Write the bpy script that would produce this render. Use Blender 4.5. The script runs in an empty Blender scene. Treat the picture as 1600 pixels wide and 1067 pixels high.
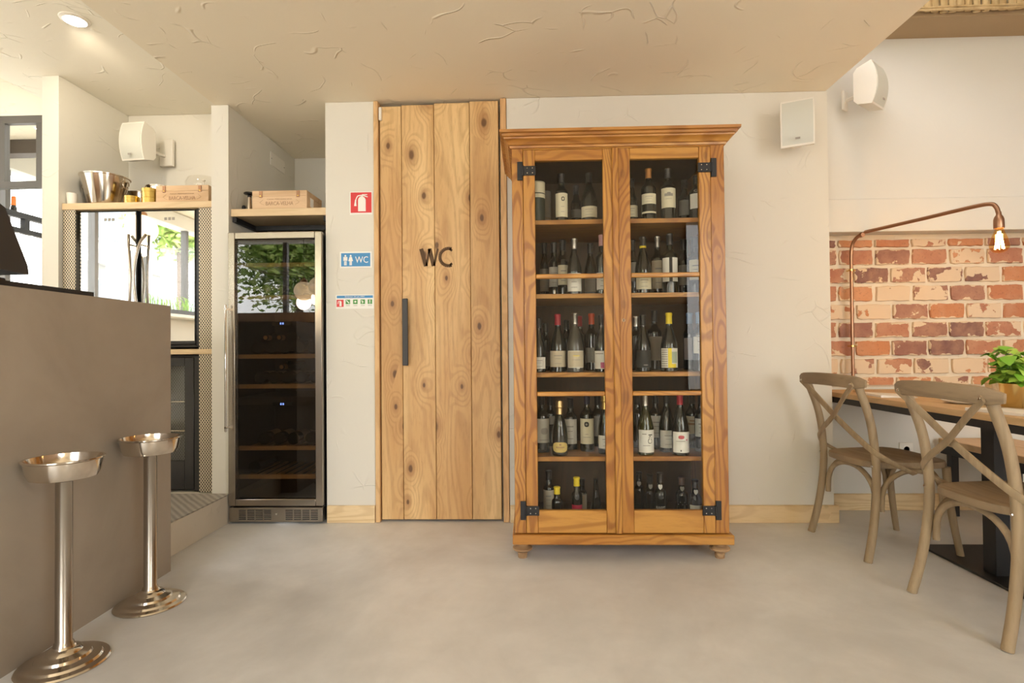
import bpy, bmesh, math, random
from mathutils import Vector, Matrix
random.seed(7)
PI = math.pi
R = math.radians
scene = bpy.context.scene
COL = scene.collection

# ------------------------------------------------------------------ camera
cam_d = bpy.data.cameras.new('camera')
cam_d.sensor_width = 36.0
cam_d.lens = 857.42 / 1600 * 36.0
cam_d.clip_start = 0.02
cam = bpy.data.objects.new('camera', cam_d)
COL.objects.link(cam)
yaw, pitch, roll = R(1.7368), R(0.8151), R(-0.5425)
fwd = Vector((-math.sin(yaw) * math.cos(pitch), math.cos(yaw) * math.cos(pitch), math.sin(pitch)))
rgt = Vector((math.cos(yaw), math.sin(yaw), 0))
upv = rgt.cross(fwd)
rgt, upv = rgt * math.cos(roll) + upv * math.sin(roll), upv * math.cos(roll) - rgt * math.sin(roll)
cam.matrix_world = Matrix(((rgt.x, upv.x, -fwd.x, 0), (rgt.y, upv.y, -fwd.y, 0), (rgt.z, upv.z, -fwd.z, 1.02), (0, 0, 0, 1)))
scene.camera = cam

# ------------------------------------------------------------------ world, sun, window portals, exposure
w = bpy.data.worlds.new('sky')
scene.world = w
w.use_nodes = True
bg = w.node_tree.nodes['Background']
bg.inputs[0].default_value = (1.0, 1.0, 1.0, 1)
bg.inputs[1].default_value = 6.0

def light(name, kind, loc, rot, energy, color=(1, 1, 1), **kw):
    d = bpy.data.lights.new(name, kind)
    d.energy = energy
    d.color = color
    for k, v in kw.items():
        setattr(d, k, v)
    o = bpy.data.objects.new(name, d)
    o.location = loc
    o.rotation_euler = rot
    COL.objects.link(o)
    return o

light('sun', 'SUN', (6, -2, 9), (0, R(44), R(-45)), 9.0, (1, 0.96, 0.89), angle=R(2))
def portal(name, loc, rot, sx, sy):
    o = light(name, 'AREA', loc, rot, 1.0, shape='RECTANGLE', size=sx, size_y=sy)
    o.data.cycles.is_portal = True
portal('facade_portal', (3.02, -1.68, 1.55), (R(90), 0, 0), 2.1, 2.1)                  # faces +Y
portal('street_door_portal', (-1.05, -1.68, 1.25), (R(90), 0, 0), 1.64, 2.4)
portal('bar_window_portal', (-3.23, -1.68, 2.13), (R(90), 0, 0), 2.6, 1.06)
portal('side_window_portal', (-4.72, 2.0, 2.09), (0, R(-90), 0), 1.18, 7.1)             # faces +X

vs = scene.view_settings
scene.display_settings.display_device = 'sRGB'
vs.view_transform = 'Standard'
vs.look = 'None'
vs.gamma = 1.0
vs.use_curve_mapping = False
vs.exposure = 0.58
cy = scene.cycles
cy.use_denoising = True
cy.max_bounces = 10
cy.diffuse_bounces = 6
cy.glossy_bounces = 5
cy.transmission_bounces = 6
cy.transparent_max_bounces = 12
cy.caustics_reflective = False
cy.caustics_refractive = False
cy.sample_clamp_indirect = 6.0

# ------------------------------------------------------------------ node helpers and materials
class NT:
    def __init__(self, name):
        self.m = bpy.data.materials.new(name)
        self.m.use_nodes = True
        self.t = self.m.node_tree
        self.b = self.t.nodes['Principled BSDF']
        self.out = self.t.nodes['Material Output']
    def n(self, typ, ins=None, **props):
        nd = self.t.nodes.new(typ)
        for k, v in props.items():
            setattr(nd, k, v)
        for k, v in (ins or {}).items():
            self.set(nd.inputs[k], v)
        return nd
    def set(self, sock, v):
        if isinstance(v, bpy.types.NodeSocket):
            self.t.links.new(v, sock)
        else:
            if hasattr(sock.default_value, '__len__') and not hasattr(v, '__len__'):
                v = [v] * len(sock.default_value)
            if hasattr(sock.default_value, '__len__') and len(sock.default_value) == 4 and len(v) == 3:
                v = (*v, 1)
            sock.default_value = v
    def math(self, op, a, b=None, c=None, clamp=False):
        nd = self.t.nodes.new('ShaderNodeMath')
        nd.operation = op
        nd.use_clamp = clamp
        for i, v in enumerate((a, b, c)):
            if v is not None:
                self.set(nd.inputs[i], v)
        return nd.outputs[0]
    def vmath(self, op, a, b=None):
        nd = self.t.nodes.new('ShaderNodeVectorMath')
        nd.operation = op
        self.set(nd.inputs[0], a)
        if b is not None:
            self.set(nd.inputs[1], b)
        return nd.outputs[0]
    def mix(self, f, a, b, blend='MIX'):
        nd = self.t.nodes.new('ShaderNodeMix')
        nd.data_type = 'RGBA'
        nd.blend_type = blend
        self.set(nd.inputs[0], f)
        self.set(nd.inputs[6], a)
        self.set(nd.inputs[7], b)
        return nd.outputs[2]
    def step(self, v, lo, hi, a=0.0, b=1.0):
        nd = self.n('ShaderNodeMapRange', {0: v, 1: lo, 2: hi, 3: a, 4: b}, interpolation_type='SMOOTHSTEP')
        return nd.outputs[0]
    def coord(self, scale=(1, 1, 1), rand=0.0, kind='Object'):
        tc = self.t.nodes.new('ShaderNodeTexCoord')
        v = tc.outputs[kind]
        if rand:
            oi = self.t.nodes.new('ShaderNodeObjectInfo')
            off = self.vmath('MULTIPLY', self.n('ShaderNodeCombineXYZ', {0: oi.outputs['Random'], 1: oi.outputs['Random'], 2: oi.outputs['Random']}).outputs[0], (rand, rand * 1.7, rand * 2.3))
            v = self.vmath('ADD', v, off)
        return self.vmath('MULTIPLY', v, scale)
    def noise(self, vec, scale, detail=3, rough=0.5, dist=0.0):
        return self.n('ShaderNodeTexNoise', {'Vector': vec, 'Scale': scale, 'Detail': detail, 'Roughness': rough, 'Distortion': dist}).outputs['Fac']
    def bump(self, h, strength=0.3, dist=0.01, normal=None):
        nd = self.n('ShaderNodeBump', {'Height': h, 'Strength': strength, 'Distance': dist})
        if normal is not None:
            self.set(nd.inputs['Normal'], normal)
        self.set(self.b.inputs['Normal'], nd.outputs[0])
        return nd.outputs[0]
    def p(self, **kw):
        for k, v in kw.items():
            self.set(self.b.inputs[k.replace('_', ' ')], v)
        return self

def plain(name, col, rough=0.5, metal=0.0, emit=None, es=0.0, coat=0.0):
    t = NT(name)
    t.p(Base_Color=col, Roughness=rough, Metallic=metal)
    if coat:
        t.p(Coat_Weight=coat, Coat_Roughness=0.05)
    if emit:
        t.p(Emission_Color=emit, Emission_Strength=es)
    return t.m

def plaster(name, col, trowel=0.5, scale=1.0, rough=0.75):
    t = NT(name)
    v = t.coord((scale, scale, scale))
    n1 = t.noise(v, 3.0, 4)
    warp = t.n('ShaderNodeTexNoise', {'Vector': v, 'Scale': 1.6, 'Detail': 2.0}).outputs['Color']
    wv = t.vmath('ADD', v, t.vmath('MULTIPLY', warp, (0.9, 0.9, 0.9)))
    vor = t.n('ShaderNodeTexVoronoi', {'Vector': wv, 'Scale': 3.6}, feature='DISTANCE_TO_EDGE').outputs['Distance']
    ridge = t.step(vor, 0.0, 0.022, 1.0, 0.0)
    mask = t.step(t.noise(v, 5.5, 2), 0.51, 0.62)
    h = t.math('ADD', t.math('MULTIPLY', t.math('MULTIPLY', ridge, mask), trowel), t.math('MULTIPLY', n1, 0.35))
    h = t.math('ADD', h, t.math('MULTIPLY', t.noise(v, 28.0, 3), 0.05))
    t.bump(h, 0.55, 0.012)
    c = t.mix(t.step(t.noise(v, 0.9, 3), 0.3, 0.7), [x * 0.96 for x in col], col)
    t.p(Base_Color=c, Roughness=rough)
    return t.m

def cement(name, c1, c2, rough, scale=1.0):
    t = NT(name)
    v = t.coord((scale, scale, scale))
    a = t.noise(v, 1.1, 6, 0.6, 0.6)
    b = t.noise(v, 6.0, 5, 0.65, 0.3)
    f = t.math('ADD', t.math('MULTIPLY', a, 0.75), t.math('MULTIPLY', b, 0.25))
    c = t.mix(t.step(f, 0.32, 0.68), c1, c2)
    t.p(Base_Color=c, Roughness=t.step(b, 0.3, 0.7, rough * 0.85, rough * 1.2))
    t.bump(b, 0.05, 0.004)
    return t.m

def wood(name, dark, mid, lite, axis='z', knots=1.0, freq=52.0, rough=0.5, contrast=1.0, broad=0.0):
    """flat-sawn softwood: contour lines of a noise stretched along the grain, bent around knots"""
    t = NT(name)
    st = {'z': (1, 1, 0.13), 'x': (0.13, 1, 1), 'y': (1, 0.13, 1)}[axis]
    kn = {'z': (1, 1, 0.55), 'x': (0.55, 1, 1), 'y': (1, 0.55, 1)}[axis]
    v = t.coord((1, 1, 1), rand=13.0)
    vs_ = t.vmath('MULTIPLY', v, st)
    vk = t.vmath('MULTIPLY', v, kn)
    sp_ = t.n('ShaderNodeSeparateXYZ', {0: vk})
    k2 = t.n('ShaderNodeCombineXYZ', {0: t.math('ADD', sp_.outputs[0], 0.37), 1: sp_.outputs[2], 2: 0.0}).outputs[0]
    vor = t.n('ShaderNodeTexVoronoi', {'Vector': k2, 'Scale': 5.6, 'Randomness': 1.0}, feature='F1', voronoi_dimensions='2D')
    pick = t.step(t.n('ShaderNodeSeparateXYZ', {0: vor.outputs['Color']}).outputs[0], 0.22, 0.25, 1.0, 0.0)
    d = t.math('ADD', vor.outputs['Distance'], pick)
    near = t.step(d, 0.05, 0.5, 1.0, 0.0)
    base = t.noise(vs_, 3.4, 2, 0.4)
    fld = t.math('ADD', base, t.math('MULTIPLY', near, 0.16 * knots))
    lines = t.math('SINE', t.math('MULTIPLY', fld, freq * 3.0))
    lines = t.step(lines, -0.2, 1.0)
    fine = t.noise(t.vmath('MULTIPLY', vs_, (1, 1, 1)), 90.0, 3, 0.6)
    broadv = t.step(t.noise(vs_, 4.5 if not broad else broad, 2), 0.35, 0.65)
    c = t.mix(broadv, mid, lite)
    c = t.mix(t.math('MULTIPLY', lines, 0.55 * contrast), c, dark)
    c = t.mix(t.math('MULTIPLY', t.step(fine, 0.45, 0.75), 0.25), c, dark)
    if knots > 0:
        size = t.math('ADD', 0.55, t.n('ShaderNodeSeparateXYZ', {0: vor.outputs['Color']}).outputs[1])
        kd = t.math('ADD', t.math('MULTIPLY', d, size), t.math('MULTIPLY', t.noise(v, 30.0, 2), 0.03))
        core = t.step(kd, 0.055, 0.10, 1.0, 0.0)
        halo = t.step(kd, 0.08, 0.26, 0.5, 0.0)
        c = t.mix(t.math('MULTIPLY', halo, knots, clamp=True), c, dark)
        c = t.mix(t.math('MULTIPLY', core, 0.85 * min(1, knots)), c, [x * 0.32 for x in dark])
    t.p(Base_Color=c, Roughness=rough)
    t.bump(t.math('ADD', t.math('MULTIPLY', lines, 0.5), fine), 0.06, 0.002)
    return t.m

M = {}
M['wall'] = plaster('wall plaster', (0.73, 0.708, 0.637), 0.35)
M['ceil'] = plaster('ceiling plaster', (0.86, 0.785, 0.63), 1.0, 1.0)
M['ceil_bar'] = plaster('pale bar ceiling plaster', (0.89, 0.85, 0.74), 1.0, 1.0)
M['smooth_wall'] = plaster('smooth wall paint', (0.69, 0.68, 0.63), 0.03)
M['floor'] = cement('polished floor cement', (0.55, 0.552, 0.55), (0.77, 0.777, 0.78), 0.36, 0.8)
M['counter'] = cement('counter cement', (0.30, 0.255, 0.205), (0.37, 0.32, 0.26), 0.6, 1.6)
M['terracotta'] = plaster('terracotta render', (0.40, 0.29, 0.21), 0.6, 2.0)
M['plinth'] = plaster('rough plinth render', (0.60, 0.55, 0.46), 0.9, 3.0)
M['door_pine'] = wood('door pine', (0.30, 0.13, 0.042), (0.57, 0.33, 0.13), (0.77, 0.545, 0.265), 'z', 1.0, 42, 0.5, 0.42)
M['frame_pine'] = wood('frame pine', (0.42, 0.22, 0.09), (0.66, 0.40, 0.18), (0.74, 0.49, 0.24), 'z', 0.2, 50, 0.55, 0.6)
M['base_pine'] = wood('baseboard pine', (0.52, 0.34, 0.16), (0.72, 0.54, 0.30), (0.78, 0.61, 0.36), 'x', 0.3, 46, 0.5, 0.7)
M['cab_v'] = wood('cabinet pine upright', (0.19, 0.055, 0.009), (0.40, 0.17, 0.032), (0.49, 0.24, 0.05), 'z', 0.35, 60, 0.32, 1.1)
M['cab_h'] = wood('cabinet pine crosswise', (0.22, 0.07, 0.01), (0.43, 0.185, 0.035), (0.51, 0.255, 0.055), 'x', 0.25, 46, 0.32, 0.9)
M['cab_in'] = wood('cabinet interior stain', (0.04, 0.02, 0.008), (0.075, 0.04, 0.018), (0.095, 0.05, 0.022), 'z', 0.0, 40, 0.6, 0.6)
M['foot_wood'] = wood('worn foot wood', (0.16, 0.08, 0.035), (0.42, 0.26, 0.13), (0.52, 0.36, 0.21), 'x', 0.0, 60, 0.55, 0.9)
M['shelf_ply'] = wood('pale shelf wood', (0.52, 0.36, 0.19), (0.67, 0.50, 0.30), (0.72, 0.56, 0.35), 'x', 0.0, 40, 0.5, 0.5)
M['crate'] = wood('pine crate', (0.46, 0.29, 0.15), (0.62, 0.43, 0.26), (0.68, 0.49, 0.31), 'x', 0.0, 34, 0.6, 0.6)
M['chair'] = wood('weathered elm', (0.17, 0.12, 0.07), (0.33, 0.245, 0.15), (0.40, 0.305, 0.195), 'z', 0.0, 36, 0.6, 0.55)
M['chair_y'] = wood('weathered elm crosswise', (0.15, 0.105, 0.065), (0.28, 0.205, 0.125), (0.35, 0.26, 0.165), 'y', 0.0, 36, 0.6, 0.55)
M['table'] = wood('oak table top', (0.40, 0.24, 0.10), (0.60, 0.40, 0.20), (0.66, 0.46, 0.25), 'y', 0.0, 46, 0.45, 0.6)
M['black'] = plain('black powder coat', (0.012, 0.012, 0.013), 0.5)
M['black_gloss'] = plain('black plastic gloss', (0.012, 0.012, 0.014), 0.22)
M['dark_plastic'] = plain('dark grey plastic', (0.03, 0.028, 0.027), 0.5)
M['steel'] = plain('polished steel', (0.66, 0.60, 0.52), 0.13, 1.0)
M['dark_steel'] = plain('satin steel', (0.40, 0.36, 0.31), 0.25, 1.0)
M['chrome'] = plain('chrome', (0.75, 0.72, 0.68), 0.08, 1.0)
M['brass'] = plain('polished brass', (0.78, 0.58, 0.18), 0.16, 1.0)
M['gold_pot'] = plain('gold pot', (0.80, 0.62, 0.28), 0.24, 1.0)
M['copper'] = plain('aged copper', (0.40, 0.23, 0.145), 0.34, 1.0)
M['iron'] = plain('grey painted steel', (0.12, 0.115, 0.108), 0.5)
M['hinge_iron'] = plain('black forged iron', (0.015, 0.015, 0.016), 0.4, 0.3)
M['mirror'] = plain('mirrored glass', (0.86, 0.88, 0.88), 0.015, 1.0)
M['white_plastic'] = plain('white plastic', (0.80, 0.77, 0.70), 0.4)
M['grille'] = plain('speaker grille', (0.63, 0.64, 0.58), 0.6)
M['white'] = plain('white sign', (0.86, 0.86, 0.82), 0.5)
M['paper'] = plain('white paper', (0.88, 0.87, 0.85), 0.7)
M['red'] = plain('sign red', (0.66, 0.035, 0.04), 0.45)
M['blue'] = plain('sign blue', (0.05, 0.26, 0.55), 0.45)
M['green'] = plain('sign green', (0.08, 0.30, 0.07), 0.45)
M['burnt'] = plain('burnt lettering', (0.10, 0.055, 0.025), 0.8)
M['stamp'] = plain('stamped brown ink', (0.36, 0.22, 0.13), 0.8)
M['ink'] = plain('black ink', (0.03, 0.027, 0.025), 0.7)
M['grey_ink'] = plain('grey ink', (0.33, 0.31, 0.28), 0.7)
M['lamp_glow'] = plain('downlight glow', (1, 1, 1), 0.5, emit=(1, 0.95, 0.85), es=25)
M['filament'] = plain('filament', (1, 0.6, 0.2), 0.5, emit=(1, 0.62, 0.22), es=90)
M['led'] = plain('blue display digits', (0.1, 0.2, 1), 0.5, emit=(0.12, 0.25, 1.0), es=6)
M['globe'] = plain('opal globe', (0.9, 0.8, 0.62), 0.3, emit=(1, 0.72, 0.42), es=1.6)
M['basil'] = plain('basil leaf', (0.19, 0.42, 0.035), 0.45)
M['basil2'] = plain('young basil leaf', (0.36, 0.58, 0.08), 0.45)
M['stem'] = plain('green stem', (0.16, 0.30, 0.05), 0.6)
M['building'] = plain('pale render', (0.42, 0.42, 0.42), 0.8)
M['win_dark'] = plain('blue grey window', (0.10, 0.12, 0.14), 0.2)
M['asphalt'] = plain('pale street paving', (0.45, 0.43, 0.40), 0.9)
M['car'] = plain('blue grey car paint', (0.14, 0.2, 0.28), 0.2)
M['bark'] = plain('bark', (0.12, 0.08, 0.05), 0.9)
M['leaf_a'] = plain('tree leaf', (0.20, 0.32, 0.06), 0.6)
M['leaf_b'] = plain('pale tree leaf', (0.40, 0.50, 0.14), 0.6)
M['dark_beam'] = plain('dark timber', (0.06, 0.045, 0.035), 0.6)
M['orange'] = plain('orange cap', (0.85, 0.22, 0.04), 0.5)
M['reed'] = wood('dry reed', (0.30, 0.19, 0.08), (0.52, 0.38, 0.20), (0.60, 0.46, 0.26), 'z', 0.0, 20, 0.8, 0.5)
M['dark_oak'] = wood('dark oak panel', (0.07, 0.035, 0.015), (0.16, 0.085, 0.04), (0.21, 0.12, 0.06), 'z', 0.0, 40, 0.5, 0.6)
M['soffit'] = plain('shade brown soffit board', (0.40, 0.29, 0.17), 0.7)  # brown stands in for the band of shade beneath the reeds
M['rubber'] = plain('dark rubber', (0.02, 0.02, 0.02), 0.7)
M['cork'] = plain('cork', (0.52, 0.38, 0.22), 0.8)

def glass_mat(name, tint, ior, rough=0.0):
    t = NT(name)
    tr = t.n('ShaderNodeBsdfTransparent', {'Color': (*tint, 1)})
    gl = t.n('ShaderNodeBsdfGlossy', {'Color': (1, 1, 1, 1), 'Roughness': rough})
    fr = t.n('ShaderNodeFresnel', {'IOR': ior})
    geo = t.t.nodes.new('ShaderNodeNewGeometry')
    fac = t.math('MULTIPLY', fr.outputs[0], t.math('SUBTRACT', 1.0, geo.outputs['Backfacing']))      # only the entering face mirrors
    mx = t.n('ShaderNodeMixShader', {0: fac, 1: tr.outputs[0], 2: gl.outputs[0]})
    t.t.links.new(mx.outputs[0], t.out.inputs['Surface'])
    return t.m
M['pane'] = glass_mat('window pane', (0.97, 0.97, 0.96), 1.35)
M['cab_glass'] = glass_mat('old cabinet pane', (0.93, 0.93, 0.91), 1.38)
M['cooler_glass'] = glass_mat('tinted cooler pane', (0.56, 0.49, 0.40), 1.75)
M['clear'] = glass_mat('clear glassware', (0.96, 0.95, 0.93), 1.45)
M['bulb_glass'] = glass_mat('amber bulb glass', (1.0, 0.80, 0.50), 1.4)

def bottle_glass(name, col, rough=0.06):
    t = NT(name)
    t.p(Base_Color=col, Roughness=rough, Coat_Weight=0.6, Coat_Roughness=0.03)
    return t.m
M['b_dark'] = bottle_glass('near black bottle glass', (0.010, 0.011, 0.009))
M['b_green'] = bottle_glass('olive bottle glass', (0.035, 0.035, 0.010))
M['b_dusty'] = bottle_glass('dusty bottle glass', (0.06, 0.055, 0.045), 0.3)

def brick_mat():
    t = NT('old brick face')
    oi = t.t.nodes.new('ShaderNodeObjectInfo')
    rnd = oi.outputs['Random']
    v = t.coord((1, 1, 1), rand=31.0)
    ramp = t.n('ShaderNodeValToRGB', {0: rnd})
    cr = ramp.color_ramp
    cr.interpolation = 'CONSTANT'
    cols = [(0.0, (0.50, 0.20, 0.10)), (0.16, (0.43, 0.18, 0.11)), (0.3, (0.30, 0.14, 0.105)), (0.42, (0.55, 0.23, 0.105)), (0.56, (0.47, 0.21, 0.125)), (0.7, (0.36, 0.175, 0.125)), (0.82, (0.58, 0.27, 0.13)), (0.92, (0.22, 0.11, 0.095))]
    while len(cr.elements) < len(cols):
        cr.elements.new(0.99)
    for e, (p, c) in zip(cr.elements, cols):
        e.position = p
        e.color = (*c, 1)
    n = t.noise(v, 9.0, 5, 0.6)
    c = t.mix(t.step(n, 0.35, 0.7), ramp.outputs[0], t.mix(0.4, ramp.outputs[0], (0.62, 0.36, 0.22, 1)))
    c = t.mix(t.math('MULTIPLY', t.step(t.noise(v, 70.0, 3), 0.55, 0.75), 0.35), c, (0.15, 0.07, 0.05, 1))
    # old plaster left on the faces; a few bricks are almost covered
    r2 = t.math('FRACT', t.math('MULTIPLY', rnd, 37.7))
    thr = t.step(r2, 0.35, 1.0, 0.68, 0.44)
    pm = t.math('ADD', t.noise(v, 7.5, 4, 0.55), t.math('MULTIPLY', t.noise(v, 40.0, 2), 0.05))
    lv = t.n('ShaderNodeSeparateXYZ', {0: t.coord((1, 1, 1))})
    ex_ = t.math('SUBTRACT', 0.107, t.math('ABSOLUTE', lv.outputs[0]))
    ez_ = t.math('SUBTRACT', 0.0485, t.math('ABSOLUTE', lv.outputs[2]))
    edge = t.math('MINIMUM', ex_, ez_)
    rim = t.step(t.math('SUBTRACT', edge, t.math('MULTIPLY', t.math('SUBTRACT', t.noise(v, 16.0, 4), 0.46), 0.075)), -0.001, 0.001, 1.0, 0.0)
    mask = t.math('MAXIMUM', t.step(t.math('SUBTRACT', pm, thr), 0.0, 0.02), rim)
    c = t.mix(t.math('MULTIPLY', mask, 0.9), c, (0.76, 0.61, 0.43, 1))
    t.p(Base_Color=c, Roughness=0.85)
    t.bump(t.math('ADD', n, t.math('MULTIPLY', mask, 0.6)), 0.4, 0.006)
    return t.m
M['brick'] = brick_mat()
M['mortar'] = plaster('lime mortar', (0.80, 0.72, 0.58), 0.5, 6.0, 0.9)

def perforated(name, col, ax):
    t = NT(name)
    v = t.coord((1, 1, 1))
    sep = t.n('ShaderNodeSeparateXYZ', {0: v})
    px = t.math('MULTIPLY', sep.outputs[ax], 2 * PI / 0.016)
    pz = t.math('MULTIPLY', sep.outputs[2 if ax != 2 else 0], 2 * PI / 0.022)
    s = t.math('ADD', t.math('COSINE', px), t.math('COSINE', pz))
    hole = t.step(t.math('ABSOLUTE', s), 0.75, 0.95)
    c = t.mix(hole, col, (0.03, 0.027, 0.022, 1))
    t.p(Base_Color=c, Roughness=0.45, Metallic=t.math('MULTIPLY', t.math('SUBTRACT', 1.0, hole), 0.6))
    t.bump(t.math('SUBTRACT', 1.0, hole), 0.5, 0.003)
    return t.m
M['mesh'] = perforated('expanded metal sheet', (0.60, 0.52, 0.40, 1), 0)
M['mesh_y'] = perforated('expanded metal sheet side', (0.60, 0.52, 0.40, 1), 1)
M['dotplate'] = perforated('perforated dark liner', (0.13, 0.13, 0.13, 1), 0)

def tread():
    t = NT('ribbed step plate')
    v = t.coord((1, 1, 1))
    w_ = t.n('ShaderNodeTexWave', {'Vector': v, 'Scale': 14.0, 'Distortion': 1.0}, wave_type='BANDS', bands_direction='DIAGONAL').outputs['Fac']
    t.p(Base_Color=t.mix(w_, (0.26, 0.23, 0.19, 1), (0.42, 0.38, 0.32, 1)), Roughness=0.45)
    t.bump(w_, 0.5, 0.003)
    return t.m
M['tread'] = tread()

# ------------------------------------------------------------------ mesh helpers
class MB:
    def __init__(self):
        self.v, self.f = [], []
    def add(self, vs_, fs):
        o = len(self.v)
        self.v += [tuple(p) for p in vs_]
        self.f += [tuple(i + o for i in f) for f in fs]
        return self
    def box(self, x0, x1, y0, y1, z0, z1, c=0.0):
        if c <= 0:
            self.add([(x0, y0, z0), (x1, y0, z0), (x1, y1, z0), (x0, y1, z0), (x0, y0, z1), (x1, y0, z1), (x1, y1, z1), (x0, y1, z1)],
                     [(0, 3, 2, 1), (4, 5, 6, 7), (0, 1, 5, 4), (1, 2, 6, 5), (2, 3, 7, 6), (3, 0, 4, 7)])
            return self
        bm = bmesh.new()
        bmesh.ops.create_cube(bm, size=1.0)
        for q in bm.verts:
            q.co = Vector(((x0 + x1) / 2 + q.co.x * (x1 - x0), (y0 + y1) / 2 + q.co.y * (y1 - y0), (z0 + z1) / 2 + q.co.z * (z1 - z0)))
        bmesh.ops.bevel(bm, geom=bm.edges[:], offset=c, segments=2 if c > 0.004 else 1, profile=0.5, affect='EDGES')
        bm.verts.index_update()
        self.add([q.co for q in bm.verts], [[q.index for q in f.verts] for f in bm.faces])
        bm.free()
        return self
    def lathe(self, prof, seg=24, c=(0, 0, 0), axis='z', tilt=None, sx=1.0, caps=True):
        """prof: (radius, height) from bottom to top"""
        vs_, fs = [], []
        n = len(prof)
        for k in range(seg):
            a = 2 * PI * k / seg
            for r, h in prof:
                p = Vector((r * math.cos(a) * sx, r * math.sin(a), h))
                if axis == 'y':
                    p = Vector((p.x, -p.z, p.y))      # height towards -Y
                elif axis == 'x':
                    p = Vector((p.z, p.x, p.y))
                if tilt is not None:
                    p = tilt @ p
                vs_.append(p + Vector(c))
        for k in range(seg):
            k2 = (k + 1) % seg
            for i in range(n - 1):
                fs.append((k * n + i, k2 * n + i, k2 * n + i + 1, k * n + i + 1))
        if caps and prof[0][0] > 1e-5:
            fs.append(tuple(k * n for k in range(seg - 1, -1, -1)))
        if caps and prof[-1][0] > 1e-5:
            fs.append(tuple(k * n + n - 1 for k in range(seg)))
        return self.add(vs_, fs)
    def cyl(self, p0, p1, r0, r1=None, seg=12):
        r1 = r0 if r1 is None else r1
        p0, p1 = Vector(p0), Vector(p1)
        return self.tube([p0, p1], [r0, r1], seg)
    def tube(self, pts, radii, seg=10, squash=1.0, up=None, rect=None):
        """swept tube; radii number or list; rect=(w,t) gives a rounded strap with t along up"""
        pts = [Vector(p) for p in pts]
        n = len(pts)
        if not hasattr(radii, '__len__'):
            radii = [radii] * n
        vs_, fs = [], []
        ref = Vector(up) if up is not None else None
        if ref is None:
            t0 = (pts[1] - pts[0]).normalized()
            ref = Vector((0, 0, 1)) if abs(t0.z) < 0.9 else Vector((1, 0, 0))
        for i, p in enumerate(pts):
            t = (pts[min(i + 1, n - 1)] - pts[max(i - 1, 0)]).normalized()
            s = t.cross(ref)
            if s.length < 1e-5:
                s = t.cross(Vector((0.3, 1, 0.2)))
            s.normalize()
            u = s.cross(t).normalized()
            if up is None:
                ref = u
            for k in range(seg):
                a = 2 * PI * (k + 0.5) / seg
                ca, sa = math.cos(a), math.sin(a)
                if rect:
                    e = 0.35
                    ca = math.copysign(abs(ca) ** e, ca) * rect[0] / 2
                    sa = math.copysign(abs(sa) ** e, sa) * rect[1] / 2
                    vs_.append(p + s * ca * radii[i] + u * sa * radii[i])
                else:
                    vs_.append(p + s * ca * radii[i] + u * sa * radii[i] * squash)
        for i in range(n - 1):
            for k in range(seg):
                k2 = (k + 1) % seg
                fs.append((i * seg + k, i * seg + k2, (i + 1) * seg + k2, (i + 1) * seg + k))
        fs.append(tuple(range(seg - 1, -1, -1)))
        fs.append(tuple((n - 1) * seg + k for k in range(seg)))
        return self.add(vs_, fs)
    def prism(self, poly, axis, a, b):
        """polygon (u,v) extruded along axis from a to b. x:(y,z) y:(x,z) z:(x,y)"""
        n = len(poly)
        def P(u, v, t):
            return {'x': (t, u, v), 'y': (u, t, v), 'z': (u, v, t)}[axis]
        vs_ = [P(u, v, a) for u, v in poly] + [P(u, v, b) for u, v in poly]
        fs = [tuple(range(n - 1, -1, -1)), tuple(range(n, 2 * n))]
        fs += [(i, (i + 1) % n, n + (i + 1) % n, n + i) for i in range(n)]
        return self.add(vs_, fs)
    def xf(self, m):
        self.v = [tuple(m @ Vector(p)) for p in self.v]
        return self
    def mesh(self, name):
        me = bpy.data.meshes.new(name)
        me.from_pydata(self.v, [], self.f)
        bm = bmesh.new()
        bm.from_mesh(me)
        bmesh.ops.recalc_face_normals(bm, faces=bm.faces[:])
        bm.to_mesh(me)
        bm.free()
        return me
    def build(self, name, mat, parent=None, smooth=True, loc=None, rz=0.0, label=None):
        me = self.mesh(name)
        me.materials.append(M[mat] if isinstance(mat, str) else mat)
        return place(name, me, parent, smooth, loc, rz, label)

def place(name, me, parent=None, smooth=True, loc=None, rz=0.0, label=None):
    if smooth and len(me.polygons):
        me.shade_smooth()
        me.set_sharp_from_angle(angle=R(38))
    o = bpy.data.objects.new(name, me)
    COL.objects.link(o)
    if parent is not None:
        o.parent = parent
    if loc is not None:
        o.location = loc
    if rz:
        o.rotation_euler = (0, 0, rz)
    if label:
        o['label'] = label
    return o

def tag(o, label, cat, group=None, kind=None):
    o['label'] = label
    o['category'] = cat
    if group:
        o['group'] = group
    if kind:
        o['kind'] = kind
    return o

def thing(name, label, cat, loc=(0, 0, 0), rz=0.0, group=None):
    o = bpy.data.objects.new(name, None)
    o.empty_display_size = 0.05
    COL.objects.link(o)
    o.location = loc
    o.rotation_euler = (0, 0, rz)
    return tag(o, label, cat, group)

def struct(name, mb, mat, parent=None, label=None):
    o = mb.build(name, mat, parent)
    if parent is None:
        o['kind'] = 'structure'
    if label:
        o['label'] = label
    return o

def spline(pts, n=6):
    pts = [Vector(p) for p in pts]
    P = [2 * pts[0] - pts[1]] + pts + [2 * pts[-1] - pts[-2]]
    out = []
    for i in range(1, len(P) - 2):
        for k in range(n):
            t = k / n
            a, b, c, d = P[i - 1], P[i], P[i + 1], P[i + 2]
            out.append(0.5 * ((2 * b) + (c - a) * t + (2 * a - 5 * b + 4 * c - d) * t * t + (3 * b - a - 3 * c + d) * t ** 3))
    out.append(pts[-1])
    return out

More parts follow.
